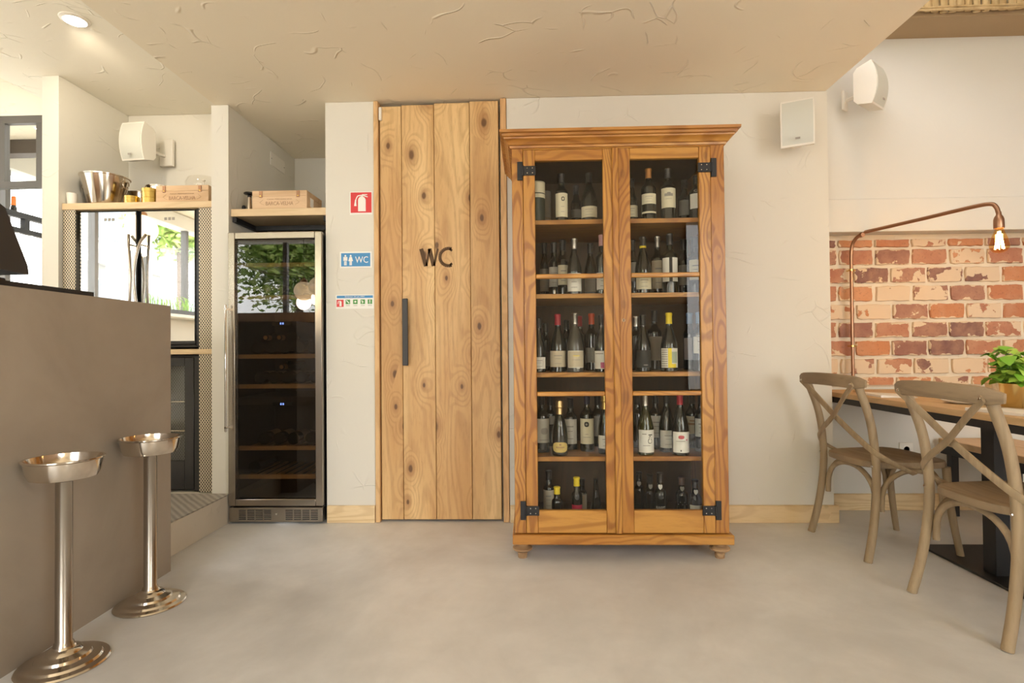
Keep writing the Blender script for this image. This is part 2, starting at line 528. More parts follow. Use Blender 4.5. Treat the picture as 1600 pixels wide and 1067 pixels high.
_text_cache = {}
def text_mesh(body, size, extr=0.0004):
    cu = bpy.data.curves.new('lettering', 'FONT')
    cu.body = body
    cu.size = size
    cu.align_x = 'CENTER'
    cu.align_y = 'CENTER'
    cu.extrude = extr
    cu.resolution_u = 3
    o = bpy.data.objects.new('lettering', cu)
    COL.objects.link(o)
    dg = bpy.context.evaluated_depsgraph_get()
    dg.update()
    me = bpy.data.meshes.new_from_object(o.evaluated_get(dg))
    bpy.data.objects.remove(o)
    bpy.data.curves.remove(cu)
    return me

def text_on_wall(body, x, y, z, width, height, mat, parent, name='lettering', wrap=None):
    """lettering on a plane facing -Y centred at x,z, fitted to width and height"""
    me = text_mesh(body, 1.0, 0.002)
    xs = [v.co.x for v in me.vertices]
    ys = [v.co.y for v in me.vertices]
    sx, sy = width / (max(xs) - min(xs)), height / (max(ys) - min(ys))
    cx, cyy = (max(xs) + min(xs)) / 2, (max(ys) + min(ys)) / 2
    for v in me.vertices:
        u, q, e = (v.co.x - cx) * sx, (v.co.y - cyy) * sy, v.co.z
        if wrap:
            a = u / wrap
            rr = wrap + 0.0008 + e * 0.1
            v.co = (x + rr * math.sin(a), y - rr * math.cos(a), z + q)
        else:
            v.co = (x + u, y - 0.0006 - e * 0.3, z + q)
    me.materials.clear()
    me.materials.append(M[mat])
    return place(name, me, parent, smooth=False)

# ================================================================== THE SETTING
D = 3.253            # plane of the back wall
FY = -1.6            # inner face of the street front behind the viewer
ZC, ZL = 2.519, 2.725
struct('floor', MB().box(-6, 5, -1.8, 6, -0.1, 0), 'floor')
struct('ceiling', MB().box(-1.888, 1.757, -1.8, 4.3, ZC, 2.95), 'ceil')
struct('ceiling_bar', MB().box(-3.241, -1.89, -1.8, 3.95, ZL, 2.95), 'ceil_bar')
struct('ceiling_far_left', MB().box(-4.8, -3.243, -1.8, 5.8, 2.86, 3.0), 'ceil')
struct('ceiling_right', MB().box(1.759, 4.8, -1.8, 3.9, 3.3, 3.4), 'reed')
# back wall pieces
struct('wall_back', MB().box(-0.119, 1.762, D, 3.75, 0, ZC - 0.002), 'wall')
struct('wall_back_signs', MB().box(-1.212, -0.918, D, 4.19, 0, ZC - 0.002), 'wall')
struct('wall_behind_door', MB().box(-0.916, -0.121, D + 0.09, 3.45, 0, ZC - 0.002), 'wall')
struct('wall_pier', MB().box(-1.911, -1.806, D, 4.28, 0.171, ZC - 0.002), 'wall')
struct('wall_pier_far', MB().box(-2.965, -2.861, D, 5.6, 0.171, ZL - 0.002), 'wall')
struct('wall_niche_bar', MB().box(-2.859, -1.913, 3.836, 3.94, 0, ZL - 0.002), 'wall')
struct('wall_niche_cooler', MB().box(-1.804, -1.214, 4.192, 4.28, 0, ZC - 0.002), 'wall')
struct('wall_far_left', MB().box(-4.6, -2.967, 5.6, 5.75, 0, 2.85), 'smooth_wall')
struct('wall_right', MB().box(4.6, 4.8, -1.8, 3.9, 0, 3.3), 'terracotta')
# recessed wall on the right with a lower lining and a brick panel let into it
rec = struct('wall_recess', MB().box(1.764, 4.6, 3.515, 3.52, 1.945, 3.3).box(1.764, 4.6, 3.52, 3.75, 1.75, 3.3), 'smooth_wall')
struct('wall_recess_lintel', MB().box(1.764, 4.6, 3.497, 3.519, 1.736, 1.944, 0.004), 'smooth_wall')
struct('wall_recess_low', MB().box(1.764, 4.6, 3.503, 3.75, 0, 0.765), 'smooth_wall')
bw = struct('wall_brick', MB().box(1.764, 4.6, 3.672, 3.75, 0.767, 1.749), 'mortar')
# bricks, one object each; a few shared meshes with uneven edges
def brick_mesh(L, H, seed):
    rr = random.Random(seed)
    nx, nz = 6, 3
    def j(s): return rr.uniform(-s, s)
    ring = []
    for i in range(nx): ring.append((-L / 2 + L * i / nx, -H / 2))
    for i in range(nz): ring.append((L / 2, -H / 2 + H * i / nz))
    for i in range(nx): ring.append((L / 2 - L * i / nx, H / 2))
    for i in range(nz): ring.append((-L / 2, H / 2 - H * i / nz))
    ring = [(x * (0.975 if abs(z) > H * 0.45 else 1) + j(0.004), z * (0.96 if abs(x) > L * 0.45 else 1) + j(0.0035)) for x, z in ring]
    n = len(ring)
    vs_ = [(x, 0.02, z) for x, z in ring] + [(x, 0.004, z) for x, z in ring] + [(x * 0.965, j(0.0015), z * 0.93) for x, z in ring]
    fs = []
    for k in range(2):
        fs += [(k * n + i, k * n + (i + 1) % n, (k + 1) * n + (i + 1) % n, (k + 1) * n + i) for i in range(n)]
    fs.append(tuple(2 * n + i for i in range(n)))
    me = MB().add(vs_, fs).mesh('brick')
    me.materials.append(M['brick'])
    return me
full = [brick_mesh(0.214, 0.097, s) for s in range(6)]
top_row = [brick_mesh(0.214, 0.046, s + 20) for s in range(3)]
half = [brick_mesh(0.094, 0.097, s + 40) for s in range(2)]
PITCH, ROW = 0.2375, 0.119
starts = [1.915, 2.012, 1.912, 2.026, 1.908, 2.016, 1.914, 2.034]
for k in range(-1, 8):
    z0 = 1.660 - ROW * (k + 1)
    x = starts[k % 8] if k >= 0 else 2.03
    if x > 1.98:
        if k >= 0:
            place('brick', half[k % 2], bw, True, (x - 0.172, 3.652, z0 + ROW / 2))
        else:
            place('brick', top_row[0], bw, True, (x - PITCH / 2, 3.652, 1.69))
    xc = x
    i = 0
    while xc < 4.5:
        if k >= 0:
            o = place('brick', full[(i * 5 + k * 3) % 6], bw, True, (xc + 0.0, 3.652 + random.uniform(-0.003, 0.004), z0 + ROW / 2))
        else:
            o = place('brick', top_row[i % 3], bw, True, (xc + PITCH / 2, 3.652, 1.69))
        xc += PITCH + random.uniform(-0.004, 0.004)
        i += 1
# shade-brown soffit with a reed screen along its front edge, at the top of the recess
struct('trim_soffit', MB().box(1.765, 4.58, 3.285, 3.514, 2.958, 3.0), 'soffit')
rs = thing('reed_screen', 'split reed screen along the soffit at the top right', 'reed screen', (3.1, 3.262, 2.97))
rq = random.Random(11)
rmesh = []
for k in range(5):
    me = MB().tube([(rq.uniform(-0.003, 0.003), 0, 0.33 * q / 3) for q in range(4)], [rq.uniform(0.02, 0.0235) for q in range(4)], 8, squash=0.6, up=(0, 1, 0)).mesh('reed')
    me.materials.append(M['reed'])
    rmesh.append(me)
x = -1.28
while x < 1.42:
    o = place('reed', rmesh[rq.randrange(5)], rs, True, (x, rq.uniform(-0.004, 0.004), rq.uniform(-0.004, 0.012)))
    x += rq.uniform(0.043, 0.055)
for zz, yy in ((0.004, -0.02), (0.02, -0.019)):
    MB().tube([(-1.3 + 0.09 * q, yy + rq.uniform(-0.002, 0.002), zz + rq.uniform(-0.004, 0.004)) for q in range(31)], [rq.uniform(0.006, 0.01) for q in range(31)], 6).build('binding_cord', 'reed', rs)

# skirting
def skirting(name, x0, x1, yf):
    struct(name, MB().prism([(yf, 0.001), (yf + 0.018, 0.001), (yf + 0.018, 0.1), (yf + 0.006, 0.1), (yf, 0.092)], 'x', x0, x1), 'base_pine')
skirting('baseboard_signs', -1.206, -0.92, D - 0.0185)
skirting('baseboard_back', -0.118, 1.781, D - 0.0185)
skirting('baseboard_recess', 1.784, 4.58, 3.503 - 0.0185)
struct('baseboard_corner', MB().box(1.7635, 1.781, D + 0.001, 3.483, 0.001, 0.1, 0.003), 'base_pine')

# raised floor behind the bar
struct('trim_bar_plinth', MB().prism([(-4.58, -2), (-2.25, -2), (-2.25, 2.538), (-1.797, 2.538), (-1.797, D - 0.001), (-1.913, D - 0.001), (-1.913, 3.832), (-4.58, 3.832)], 'z', 0.0005, 0.165), 'plinth')
struct('floor_bar_tread', MB().box(-2.855, -1.799, 2.54, D - 0.002, 0.1655, 0.171), 'tread')

# door to the washroom: planks, jambs, pull bar, burnt lettering
door = bpy.data.objects.new('door_1', None)
COL.objects.link(door)
door['kind'] = 'structure'
door['label'] = 'tall knotty pine plank door with black pull bar and burnt letters'
px = [-0.884, -0.752, -0.556, -0.342, -0.168]
for a, b, zt in zip(px, px[1:], (2.487, 2.493, 2.500, 2.507)):
    MB().box(a + 0.0012, b - 0.0012, D + 0.004, D + 0.044, 0.014, zt, 0.0022).build('plank', 'door_pine', door)
for a, b, y0 in ((-0.917, -0.889, D - 0.014), (-0.157, -0.1215, D - 0.012)):
    MB().box(a, b, y0, D + 0.085, 0.001, ZC - 0.004, 0.003).build('jamb', 'frame_pine', door)
MB().box(-0.742, -0.708, D - 0.052, D - 0.044, 0.93, 1.325, 0.003).box(-0.742, -0.734, D - 0.05, D + 0.004, 0.945, 1.31, 0.002).build('pull_bar', 'dark_plastic', door, label='black steel pull bar')
MB().box(-0.886, -0.868, D - 0.012, D + 0.012, 2.40, 2.48, 0.004).build('door_sensor', 'white_plastic', door, label='small white door sensor')
# burnt letters W and C as flat strokes
def stroke(mb, pts, wd, y):
    for (a, b), (c, d) in zip(pts, pts[1:]):
        dx, dz = c - a, d - b
        l = math.hypot(dx, dz)
        nx, nz = -dz / l * wd / 2, dx / l * wd / 2
        mb.prism([(a + nx, b + nz), (a - nx, b - nz), (c - nx, d - nz), (c + nx, d + nz)], 'y', y - 0.0008, y)
wl = MB()
x0, z0, z1 = -0.637, 1.522, 1.626
for k, (a, b) in enumerate((((0.0, z1), (0.028, z0)), ((0.03, z0), (0.05, z1)), ((0.05, z1), (0.074, z0)), ((0.076, z0), (0.1, z1)))):
    stroke(wl, [(x0 + a[0], a[1]), (x0 + b[0], b[1])], 0.024 if k % 2 == 0 else 0.013, D + 0.0038)
wl.build('letter', 'burnt', door)
cl = MB()
stroke(cl, [(-0.463 + 0.0, 1.612)] + [(-0.468 + 0.052 * math.cos(a) - 0.005, 1.574 + 0.052 * math.sin(a)) for a in [R(70 + i * 11) for i in range(21)]] + [(-0.463, 1.536)], 0.019, D + 0.0038)
cl.build('letter', 'burnt', door)

# window wall on the far left, facade behind the camera
struct('wall_left', MB().box(-4.8, -4.6, -1.8, 5.6, 0, 1.5).box(-4.8, -4.6, -1.8, 5.6, 2.68, 2.85), 'smooth_wall')
wn = bpy.data.objects.new('window_1', None)
COL.objects.link(wn)
wn['kind'] = 'structure'
wn['label'] = 'long black framed side window behind the bar'
ys = [-1.55 + 0.79 * i for i in range(10)]
for y in ys:
    MB().box(-4.74, -4.66, y - 0.025, y + 0.025, 1.5, 2.68).build('mullion', 'iron', wn)
for a, b in zip(ys, ys[1:]):
    MB().box(-4.702, -4.698, a + 0.026, b - 0.026, 1.502, 2.678).build('window_pane', 'pane', wn)
struct('wall_front', MB().box(-4.8, -4.56, FY - 0.2, FY, 0, 3.3).box(-4.56, -1.9, FY - 0.2, FY, 2.66, 3.3).box(-1.9, -0.2, FY - 0.2, FY, 2.46, 3.3).box(-1.9, -0.2, FY - 0.2, FY, 0, 0.05).box(-0.2, 1.95, FY - 0.2, FY, 0, 3.3).box(4.1, 4.8, FY - 0.2, FY, 0, 3.3).box(1.95, 4.1, FY - 0.2, FY, 0, 0.5).box(1.95, 4.1, FY - 0.2, FY, 2.6, 3.3), 'smooth_wall')
struct('trim_bar_panel', MB().box(-4.56, -1.9, FY - 0.2, FY, 0, 1.6), 'dark_oak')
def glazing(name, label, xs, z0, z1):
    wf = bpy.data.objects.new(name, None)
    COL.objects.link(wf)
    wf['kind'] = 'structure'
    wf['label'] = label
    for x in xs:
        MB().box(x - 0.03, x + 0.03, FY - 0.14, FY - 0.06, z0, z1).build('mullion', 'iron', wf)
    for a, b in zip(xs, xs[1:]):
        MB().box(a + 0.031, b - 0.031, FY - 0.102, FY - 0.098, z0 + 0.002, z1 - 0.002).build('window_pane', 'pane', wf)
glazing('window_2', 'street front window behind the viewer on the right', [1.98, 2.68, 3.38, 4.07], 0.5, 2.6)
glazing('window_3', 'glazed street doors behind the viewer', [-1.87, -1.05, -0.23], 0.05, 2.46)
glazing('window_4', 'street window behind the bar', [-4.53, -3.65, -2.78, -1.93], 1.6, 2.66)

# ================================================================== BIG FURNITURE
# ---- wine cabinet
cab = thing('wine_cabinet', 'tall honey pine display cabinet with two glazed doors full of wine bottles', 'cabinet', (0.437, 2.66, 0))
CX = 0.437
def cb(x0, x1, y0, y1, z0, z1, c=0.002):
    return MB().box(x0 - CX, x1 - CX, y0, y1, z0, z1, c)
L, Rr = -0.074, 0.949
dep = 0.555
cb(L, L + 0.022, 0.02, dep, 0.13, 2.005).build('side_panel', 'cab_v', cab)
cb(Rr - 0.022, Rr, 0.02, dep, 0.13, 2.005).build('side_panel', 'cab_v', cab)
cb(L + 0.022, Rr - 0.022, dep - 0.014, dep, 0.13, 2.005, 0).build('back_panel', 'cab_in', cab)
cb(L, L + 0.054, 0.0, 0.022, 0.132, 2.02).build('face_stile', 'cab_v', cab)
cb(Rr - 0.066, Rr, 0.0, 0.022, 0.132, 2.02).build('face_stile', 'cab_v', cab)
cb(L + 0.054, Rr - 0.066, 0.0, 0.022, 1.99, 2.02).build('face_rail', 'cab_h', cab)
cb(L + 0.022, Rr - 0.022, 0.022, dep - 0.014, 1.985, 2.0, 0).build('cabinet_ceiling', 'cab_in', cab)
cb(L + 0.022, Rr - 0.022, 0.022, dep - 0.014, 0.105, 0.134, 0).build('cabinet_floor', 'cab_in', cab)
cb(L - 0.012, Rr + 0.016, -0.022, dep, 0.083, 0.13, 0.004).build('plinth_board', 'cab_h', cab)
# cornice: stepped moulding with returns
def cornice():
    mb = MB()
    prof = [(0.0, 1.995), (0.010, 1.996), (0.012, 2.006), (0.022, 2.008), (0.027, 2.016), (0.036, 2.024), (0.047, 2.029), (0.049, 2.036), (0.060, 2.038), (0.061, 2.049), (0.074, 2.051), (0.075, 2.064), (0.0, 2.067)]
    n = len(prof)
    vs_ = []
    for p, z in prof:
        vs_ += [(L - p * 0.75 - CX, dep, z), (L - p * 0.75 - CX, -p, z), (Rr + p * 0.75 - CX, -p, z), (Rr + p * 0.75 - CX, dep, z)]
    fs = []
    for i in range(n - 1):
        for k in range(3):
            fs.append((i * 4 + k, i * 4 + k + 1, (i + 1) * 4 + k + 1, (i + 1) * 4 + k))
        fs.append((i * 4 + 3, i * 4, (i + 1) * 4, (i + 1) * 4 + 3))
    fs += [(0, 3, 2, 1), ((n - 1) * 4, (n - 1) * 4 + 1, (n - 1) * 4 + 2, (n - 1) * 4 + 3)]
    return mb.add(vs_, fs)
cornice().build('cornice', 'cab_h', cab)
SH = {'A': 1.661, 'B': 1.293, 'C': 0.903, 'D': 0.488, 'E': 0.135}
for k in 'ABCD':
    cb(L + 0.023, Rr - 0.023, 0.062, dep - 0.015, SH[k] - 0.023, SH[k] - 0.0005, 0.001).build('shelf', 'cab_h', cab)
foot_prof = [(0.0, 0.0), (0.022, 0.0), (0.024, 0.022), (0.02, 0.028), (0.036, 0.034), (0.048, 0.042), (0.048, 0.050), (0.036, 0.058), (0.03, 0.064), (0.026, 0.072), (0.026, 0.083), (0.0, 0.083)]
for fx in (-0.04, 0.918):
    for fy in (0.05, 0.5):
        MB().lathe(foot_prof, 20, (fx - CX, fy, 0.0)).build('turned_foot', 'foot_wood', cab)
# doors
def cab_door(x0, x1, gx0, gx1, hinge_side):
    dr = MB()
    y0, y1 = -0.006, 0.02
    d_ = cb(x0, gx0, y0, y1, 0.134, 1.988, 0.0025).build('door', 'cab_v', cab, label='glazed cabinet door')
    cb(gx1, x1, y0, y1, 0.134, 1.988, 0.0025).build('door_stile', 'cab_v', d_)
    cb(gx0, gx1, y0 + 0.001, y1, 1.934, 1.987, 0.002).build('top_rail', 'cab_h', d_)
    cb(gx0, gx1, y0 + 0.001, y1, 0.135, 0.243, 0.002).build('bottom_rail', 'cab_h', d_)
    for zm in (1.372, 0.802):
        cb(gx0, gx1, y0 + 0.003, y1, zm - 0.011, zm + 0.011, 0.004).build('glazing_bar', 'cab_h', d_)
    for z0, z1 in ((0.243, 0.791), (0.813, 1.361), (1.383, 1.934)):
        cb(gx0 + 0.0005, gx1 - 0.0005, 0.008, 0.0105, z0 + 0.0005, z1 - 0.0005, 0).build('glass_pane', 'cab_glass', d_)
    for zc in (1.885, 0.243):
        h = MB()
        s = 1 if hinge_side == 'L' else -1
        e = x0 if hinge_side == 'L' else x1
        h.box(min(e + s * 0.002, e + s * 0.062) - CX, max(e + s * 0.002, e + s * 0.062) - CX, -0.012, -0.0065, zc - 0.023, zc + 0.023, 0.001)
        h.box(min(e - s * 0.028, e - s * 0.002) - CX, max(e - s * 0.028, e - s * 0.002) - CX, -0.009, -0.0005, zc - 0.045, zc + 0.045, 0.001)
        h.cyl((e - CX, -0.009, zc - 0.024), (e - CX, -0.009, zc + 0.024), 0.006, seg=8)
        ho = h.build('hinge', 'hinge_iron', d_, label='black iron hinge')
        sc = MB()
        for q, r_ in ((0.02, 0.012), (0.02, -0.012), (0.045, 0.012), (0.045, -0.012)):
            sc.cyl((e + s * q - CX, -0.0115, zc + r_), (e + s * q - CX, -0.0135, zc + r_), 0.003, seg=6)
        sc.build('screws', 'dark_steel', ho)
    return d_
dl = cab_door(-0.019, 0.4225, 0.038, 0.366, 'L')
drr = cab_door(0.4245, 0.882, 0.497, 0.826, 'R')
cb(0.408, 0.440, -0.019, -0.0065, 0.134, 1.988, 0.004).build('meeting_strip', 'cab_v', cab)
key = MB().lathe([(0.0, 0), (0.009, 0), (0.009, 0.002), (0.0, 0.0025)], 12, (0.458 - CX, -0.0065, 1.155), 'y')
kk = key.build('keyhole_plate', 'foot_wood', cab)
MB().box(0.4565 - CX, 0.4595 - CX, -0.0105, -0.0095, 1.148, 1.16).build('keyhole', 'ink', kk)

# ---- cement bar counter
bar = thing('bar_counter', 'grey brown cement bar counter at the left edge', 'bar counter', (-1.9, 2.528, 0))
fx = lambda y: -1.681 + (2.528 - y) * 0.013
bar_poly = [(-1.681, 2.528), (fx(-1.0), -1.0), (fx(-1.0) - 0.5, -1.0), (-2.18, 2.528)]
MB().prism([(x + 1.9, y - 2.528) for x, y in bar_poly], 'z', 0.0, 1.239).build('counter_body', 'counter', bar)
bb = [(fx(2.07) - 0.004, 2.07), (fx(0.2) - 0.004, 0.2), (fx(0.2) - 0.42, 0.2), (fx(2.07) - 0.42, 2.07)]
tag(MB().prism(bb, 'z', 1.2395, 1.256).build('bar_tray', 'black'), 'thin black bar mat along the top of the cement counter', 'bar mat')
# till screen seen from behind
pos = thing('till_screen', 'black point of sale screen seen from behind on the bar counter', 'screen', (-1.795, 1.72, 1.2565))
MB().prism([(-0.26, 0.045), (0.075, 0.03), (0.07, 0.06), (-0.01, 0.235), (-0.05, 0.255), (-0.26, 0.25)], 'x', -0.02, 0.115).build('screen_housing', 'dark_plastic', pos)
MB().box(-0.01, 0.09, -0.2, 0.02, 0.0, 0.012, 0.003).box(0.02, 0.06, -0.13, -0.05, 0.01, 0.06).build('screen_foot', 'black', pos)

# ---- champagne bucket stands
def bucket_stand(loc, label):
    t = thing('bucket_stand', label, 'bucket stand', loc, group='steel bucket stands by the counter')
    MB().lathe([(0.0, 0.0), (0.126, 0.0), (0.128, 0.004), (0.124, 0.009), (0.107, 0.013), (0.102, 0.02), (0.078, 0.026), (0.074, 0.034), (0.052, 0.042), (0.047, 0.05), (0.034, 0.055), (0.03, 0.062), (0.0, 0.062)], 40).build('base', 'steel', t)
    MB().lathe([(0.0, 0.06), (0.03, 0.06), (0.027, 0.07), (0.0235, 0.075), (0.0235, 0.6), (0.03, 0.61), (0.0, 0.61)], 24).build('column', 'dark_steel', t)
    MB().lathe([(0.0, 0.607), (0.07, 0.607), (0.092, 0.613), (0.1, 0.63), (0.106, 0.668), (0.112, 0.672), (0.112, 0.676), (0.104, 0.676), (0.097, 0.64), (0.086, 0.622), (0.0, 0.616)], 40).build('cup', 'steel', t)
bucket_stand((-1.548, 2.2, 0), 'steel champagne bucket stand nearer the bar step')
bucket_stand((-1.54, 1.775, 0), 'steel champagne bucket stand nearest the viewer')

# ---- wine cooler
wc = thing('wine_cooler', 'tall steel framed wine cooler with dark glass door in the niche', 'wine cooler', (-1.506, 3.21, 0))
WX = -1.506
def wb(x0, x1, y0, y1, z0, z1, c=0.0):
    return MB().box(x0 - WX, x1 - WX, y0 - 3.21, y1 - 3.21, z0, z1, c)
wl_, wr_ = -1.788, -1.222
wb(wl_ + 0.004, wl_ + 0.03, 3.262, 3.78, 0.012, 1.722).build('side_wall', 'black', wc)
wb(wr_ - 0.03, wr_ - 0.004, 3.262, 3.78, 0.012, 1.722).build('side_wall', 'black', wc)
wb(wl_ + 0.03, wr_ - 0.03, 3.75, 3.78, 0.1, 1.722).build('rear_wall', 'black', wc)
wb(wl_ + 0.03, wr_ - 0.03, 3.262, 3.75, 1.69, 1.722).build('top_wall', 'black', wc)
wb(wl_ + 0.03, wr_ - 0.03, 3.262, 3.75, 0.1, 0.14).build('bottom_wall', 'black', wc)
wb(wl_ + 0.03, wr_ - 0.03, 3.262, 3.75, 0.70, 0.745).build('divider', 'black', wc)
cd = wb(wl_, wl_ + 0.042, 3.21, 3.258, 0.107, 1.732, 0.003).build('door', 'dark_steel', wc, label='steel framed glass cooler door')
wb(wr_ - 0.042, wr_, 3.21, 3.258, 0.107, 1.732, 0.003).build('door_stile', 'dark_steel', cd)
wb(wl_ + 0.042, wr_ - 0.042, 3.21, 3.258, 1.692, 1.732, 0.003).build('top_rail', 'dark_steel', cd)
wb(wl_ + 0.042, wr_ - 0.042, 3.21, 3.258, 0.107, 0.148, 0.003).build('bottom_rail', 'dark_steel', cd)
wb(wl_ + 0.0425, wr_ - 0.0425, 3.228, 3.236, 0.1485, 1.6915).build('glass_pane', 'cooler_glass', cd)
wb(wl_ + 0.0, wl_ + 0.012, 3.168, 3.18, 0.55, 1.30, 0.004).box(wl_ + 0.0005 - WX, wl_ + 0.0115 - WX, -0.042, 0.002, 0.57, 0.582).box(wl_ + 0.0005 - WX, wl_ + 0.0115 - WX, -0.042, 0.002, 1.268, 1.28).build('handle', 'chrome', cd)
kp = wb(wl_ + 0.003, wr_ - 0.003, 3.214, 3.262, 0.012, 0.098, 0.002).build('kick_plate', 'dark_steel', wc)
for gx in (-1.725, -1.445):
    for c_ in range(4):
        for r_ in range(6):
            x = gx + c_ * 0.05
            wb(x, x + 0.042, 3.2125, 3.2145, 0.026 + r_ * 0.0105, 0.031 + r_ * 0.0105).build('vent_slot', 'ink', kp)
MB().lathe([(0, 0), (0.006, 0), (0.006, 0.003), (0, 0.003)], 10, (-1.5 - WX, 0.004, 0.06), 'y').build('lock', 'chrome', kp)
shz = [1.545, 1.348, 0.991, 0.81, 0.438, 0.266]
for z in shz:
    s_ = wb(wl_ + 0.032, wr_ - 0.032, 3.272, 3.292, z - 0.013, z + 0.013, 0.002).build('shelf_front', 'shelf_ply', wc)
    for q in range(9):
        x = wl_ + 0.05 + q * 0.058
        wb(x, x + 0.022, 3.293, 3.74, z - 0.012, z - 0.002).build('shelf_slat', 'shelf_ply', s_)
for z, xx in ((1.188, -1.49), (0.705, -1.49)):
    dsp = wb(xx - 0.05, xx + 0.07, 3.252, 3.258, z - 0.012, z + 0.012).build('display', 'black_gloss', wc)
    wb(xx - 0.002, xx + 0.006, 3.2505, 3.252, z - 0.006, z + 0.006).box(xx + 0.012 - WX, xx + 0.02 - WX, 0.0405, 0.042, z - 0.006, z + 0.006).build('digits', 'led', dsp)

# ---- shelf above the cooler
sh2 = thing('niche_shelf', 'pale wooden shelf on a black frame above the wine cooler', 'shelf', (-1.508, 3.27, 1.843))
MB().box(-0.294, 0.292, 0.0, 0.62, 0.0, 0.045, 0.002).build('board', 'shelf_ply', sh2)
MB().box(-0.294, -0.27, 0.02, 0.6, -0.03, -0.0005).box(0.268, 0.292, 0.02, 0.6, -0.03, -0.0005).box(-0.27, 0.268, 0.575, 0.6, -0.03, -0.0005).box(-0.27, 0.268, 0.26, 0.285, -0.03, -0.0005).build('bracket_frame', 'black', sh2)
# ---- shelf boards in the bar niche
tag(MB().box(-2.857, -1.9145, 3.272, 3.833, 1.902, 1.942, 0.002).build('niche_shelf', 'shelf_ply'), 'pale wooden shelf holding ice buckets above the mirrored fridge', 'shelf')
tag(MB().box(-2.857, -1.9145, 3.272, 3.833, 1.008, 1.040, 0.002).build('niche_shelf', 'shelf_ply'), 'pale wooden shelf board under the mirrored fridge', 'shelf')
# ---- mirrored bar fridge
fr = thing('bar_fridge', 'black double door bar fridge with mirrored glass doors on the upper shelf', 'fridge', (-2.4, 3.3, 1.0405))
MB().box(-0.376, 0.392, 0.03, 0.5, 0.012, 0.8605).build('cabinet_body', 'black', fr)
for x in (-0.33, 0.34):
    for y in (0.08, 0.45):
        MB().cyl((x, y, 0), (x, y, 0.012), 0.015).build('foot', 'rubber', fr)
for s, (a, b) in ((-1, (-0.374, -0.008)), (1, (0.016, 0.36))):
    dd = MB().box(a, b, 0.004, 0.028, 0.03, 0.858, 0.002).build('door', 'black', fr, label='mirrored fridge door')
    MB().box(a + 0.006, b - 0.006, 0.001, 0.0038, 0.05, 0.85).build('mirror_panel', 'mirror', dd)
    xh = -0.03 if s < 0 else 0.04
    MB().tube(spline([(xh + s * 0.02, -0.012, 0.705), (xh - s * 0.002, -0.04, 0.64), (xh - s * 0.022, -0.055, 0.5), (xh - s * 0.022, -0.055, 0.36), (xh - s * 0.002, -0.04, 0.2), (xh + s * 0.02, -0.012, 0.13)]), 0.0085, 10).build('handle', 'dark_steel', dd)
    for zz in (0.64, 0.2):
        MB().cyl((xh - s * 0.002, -0.04, zz), (xh - s * 0.002, 0.003, zz), 0.006).build('handle_post', 'dark_steel', dd)
    for k in range(3):
        xk = (a + b) / 2 + 0.01 + (k - 1) * 0.024
        MB().box(xk - 0.008, xk + 0.008, -0.0003, 0.0009, 0.795, 0.812).build('print_mark', 'grey_ink', dd)
MB().box(0.3625, 0.392, 0.002, 0.0295, 0.02, 0.8605, 0.003).build('edge_trim', 'black_gloss', fr)
# ---- lower fridge
f2 = thing('bar_fridge', 'low black bar fridge with perforated liner behind its glass door', 'fridge', (-2.4, 3.3, 0.1715))
MB().box(-0.376, -0.35, 0.03, 0.5, 0.0, 0.83).box(0.35, 0.392, 0.005, 0.5, 0.0, 0.83).box(-0.35, 0.35, 0.45, 0.5, 0.0, 0.83).box(-0.35, 0.35, 0.03, 0.45, 0.78, 0.83).box(-0.35, 0.35, 0.03, 0.45, 0.0, 0.12).build('cabinet_body', 'black', f2)
MB().box(-0.349, 0.349, 0.08, 0.085, 0.13, 0.775).build('perforated_liner', 'dotplate', f2)
for z in (0.36, 0.54):
    MB().box(-0.34, 0.32, 0.045, 0.07, z, z + 0.006).build('wire_shelf', 'dark_steel', f2)
d2 = MB().box(0.29, 0.348, 0.002, 0.028, 0.012, 0.815, 0.002).box(-0.374, 0.29, 0.002, 0.028, 0.765, 0.815).box(-0.374, 0.29, 0.002, 0.028, 0.012, 0.185).build('door', 'black_gloss', f2)
MB().box(-0.37, 0.2895, 0.012, 0.016, 0.186, 0.7645).build('glass_pane', 'cab_glass', d2)
# expanded metal cheeks beside the fridges
for x0, x1, n in ((-2.856, -2.778, 'left of the mirrored fridge'), (-2.004, -1.915, 'right of the mirrored fridge')):
    tag(MB().box(x0, x1, 3.278, 3.286, 1.0405, 1.9015).build('mesh_panel', 'mesh'), 'expanded metal panel ' + n, 'metal panel')
tag(MB().box(-2.004, -1.915, 3.278, 3.286, 0.172, 1.0075).build('mesh_panel', 'mesh'), 'expanded metal panel beside the low black fridge', 'metal panel')

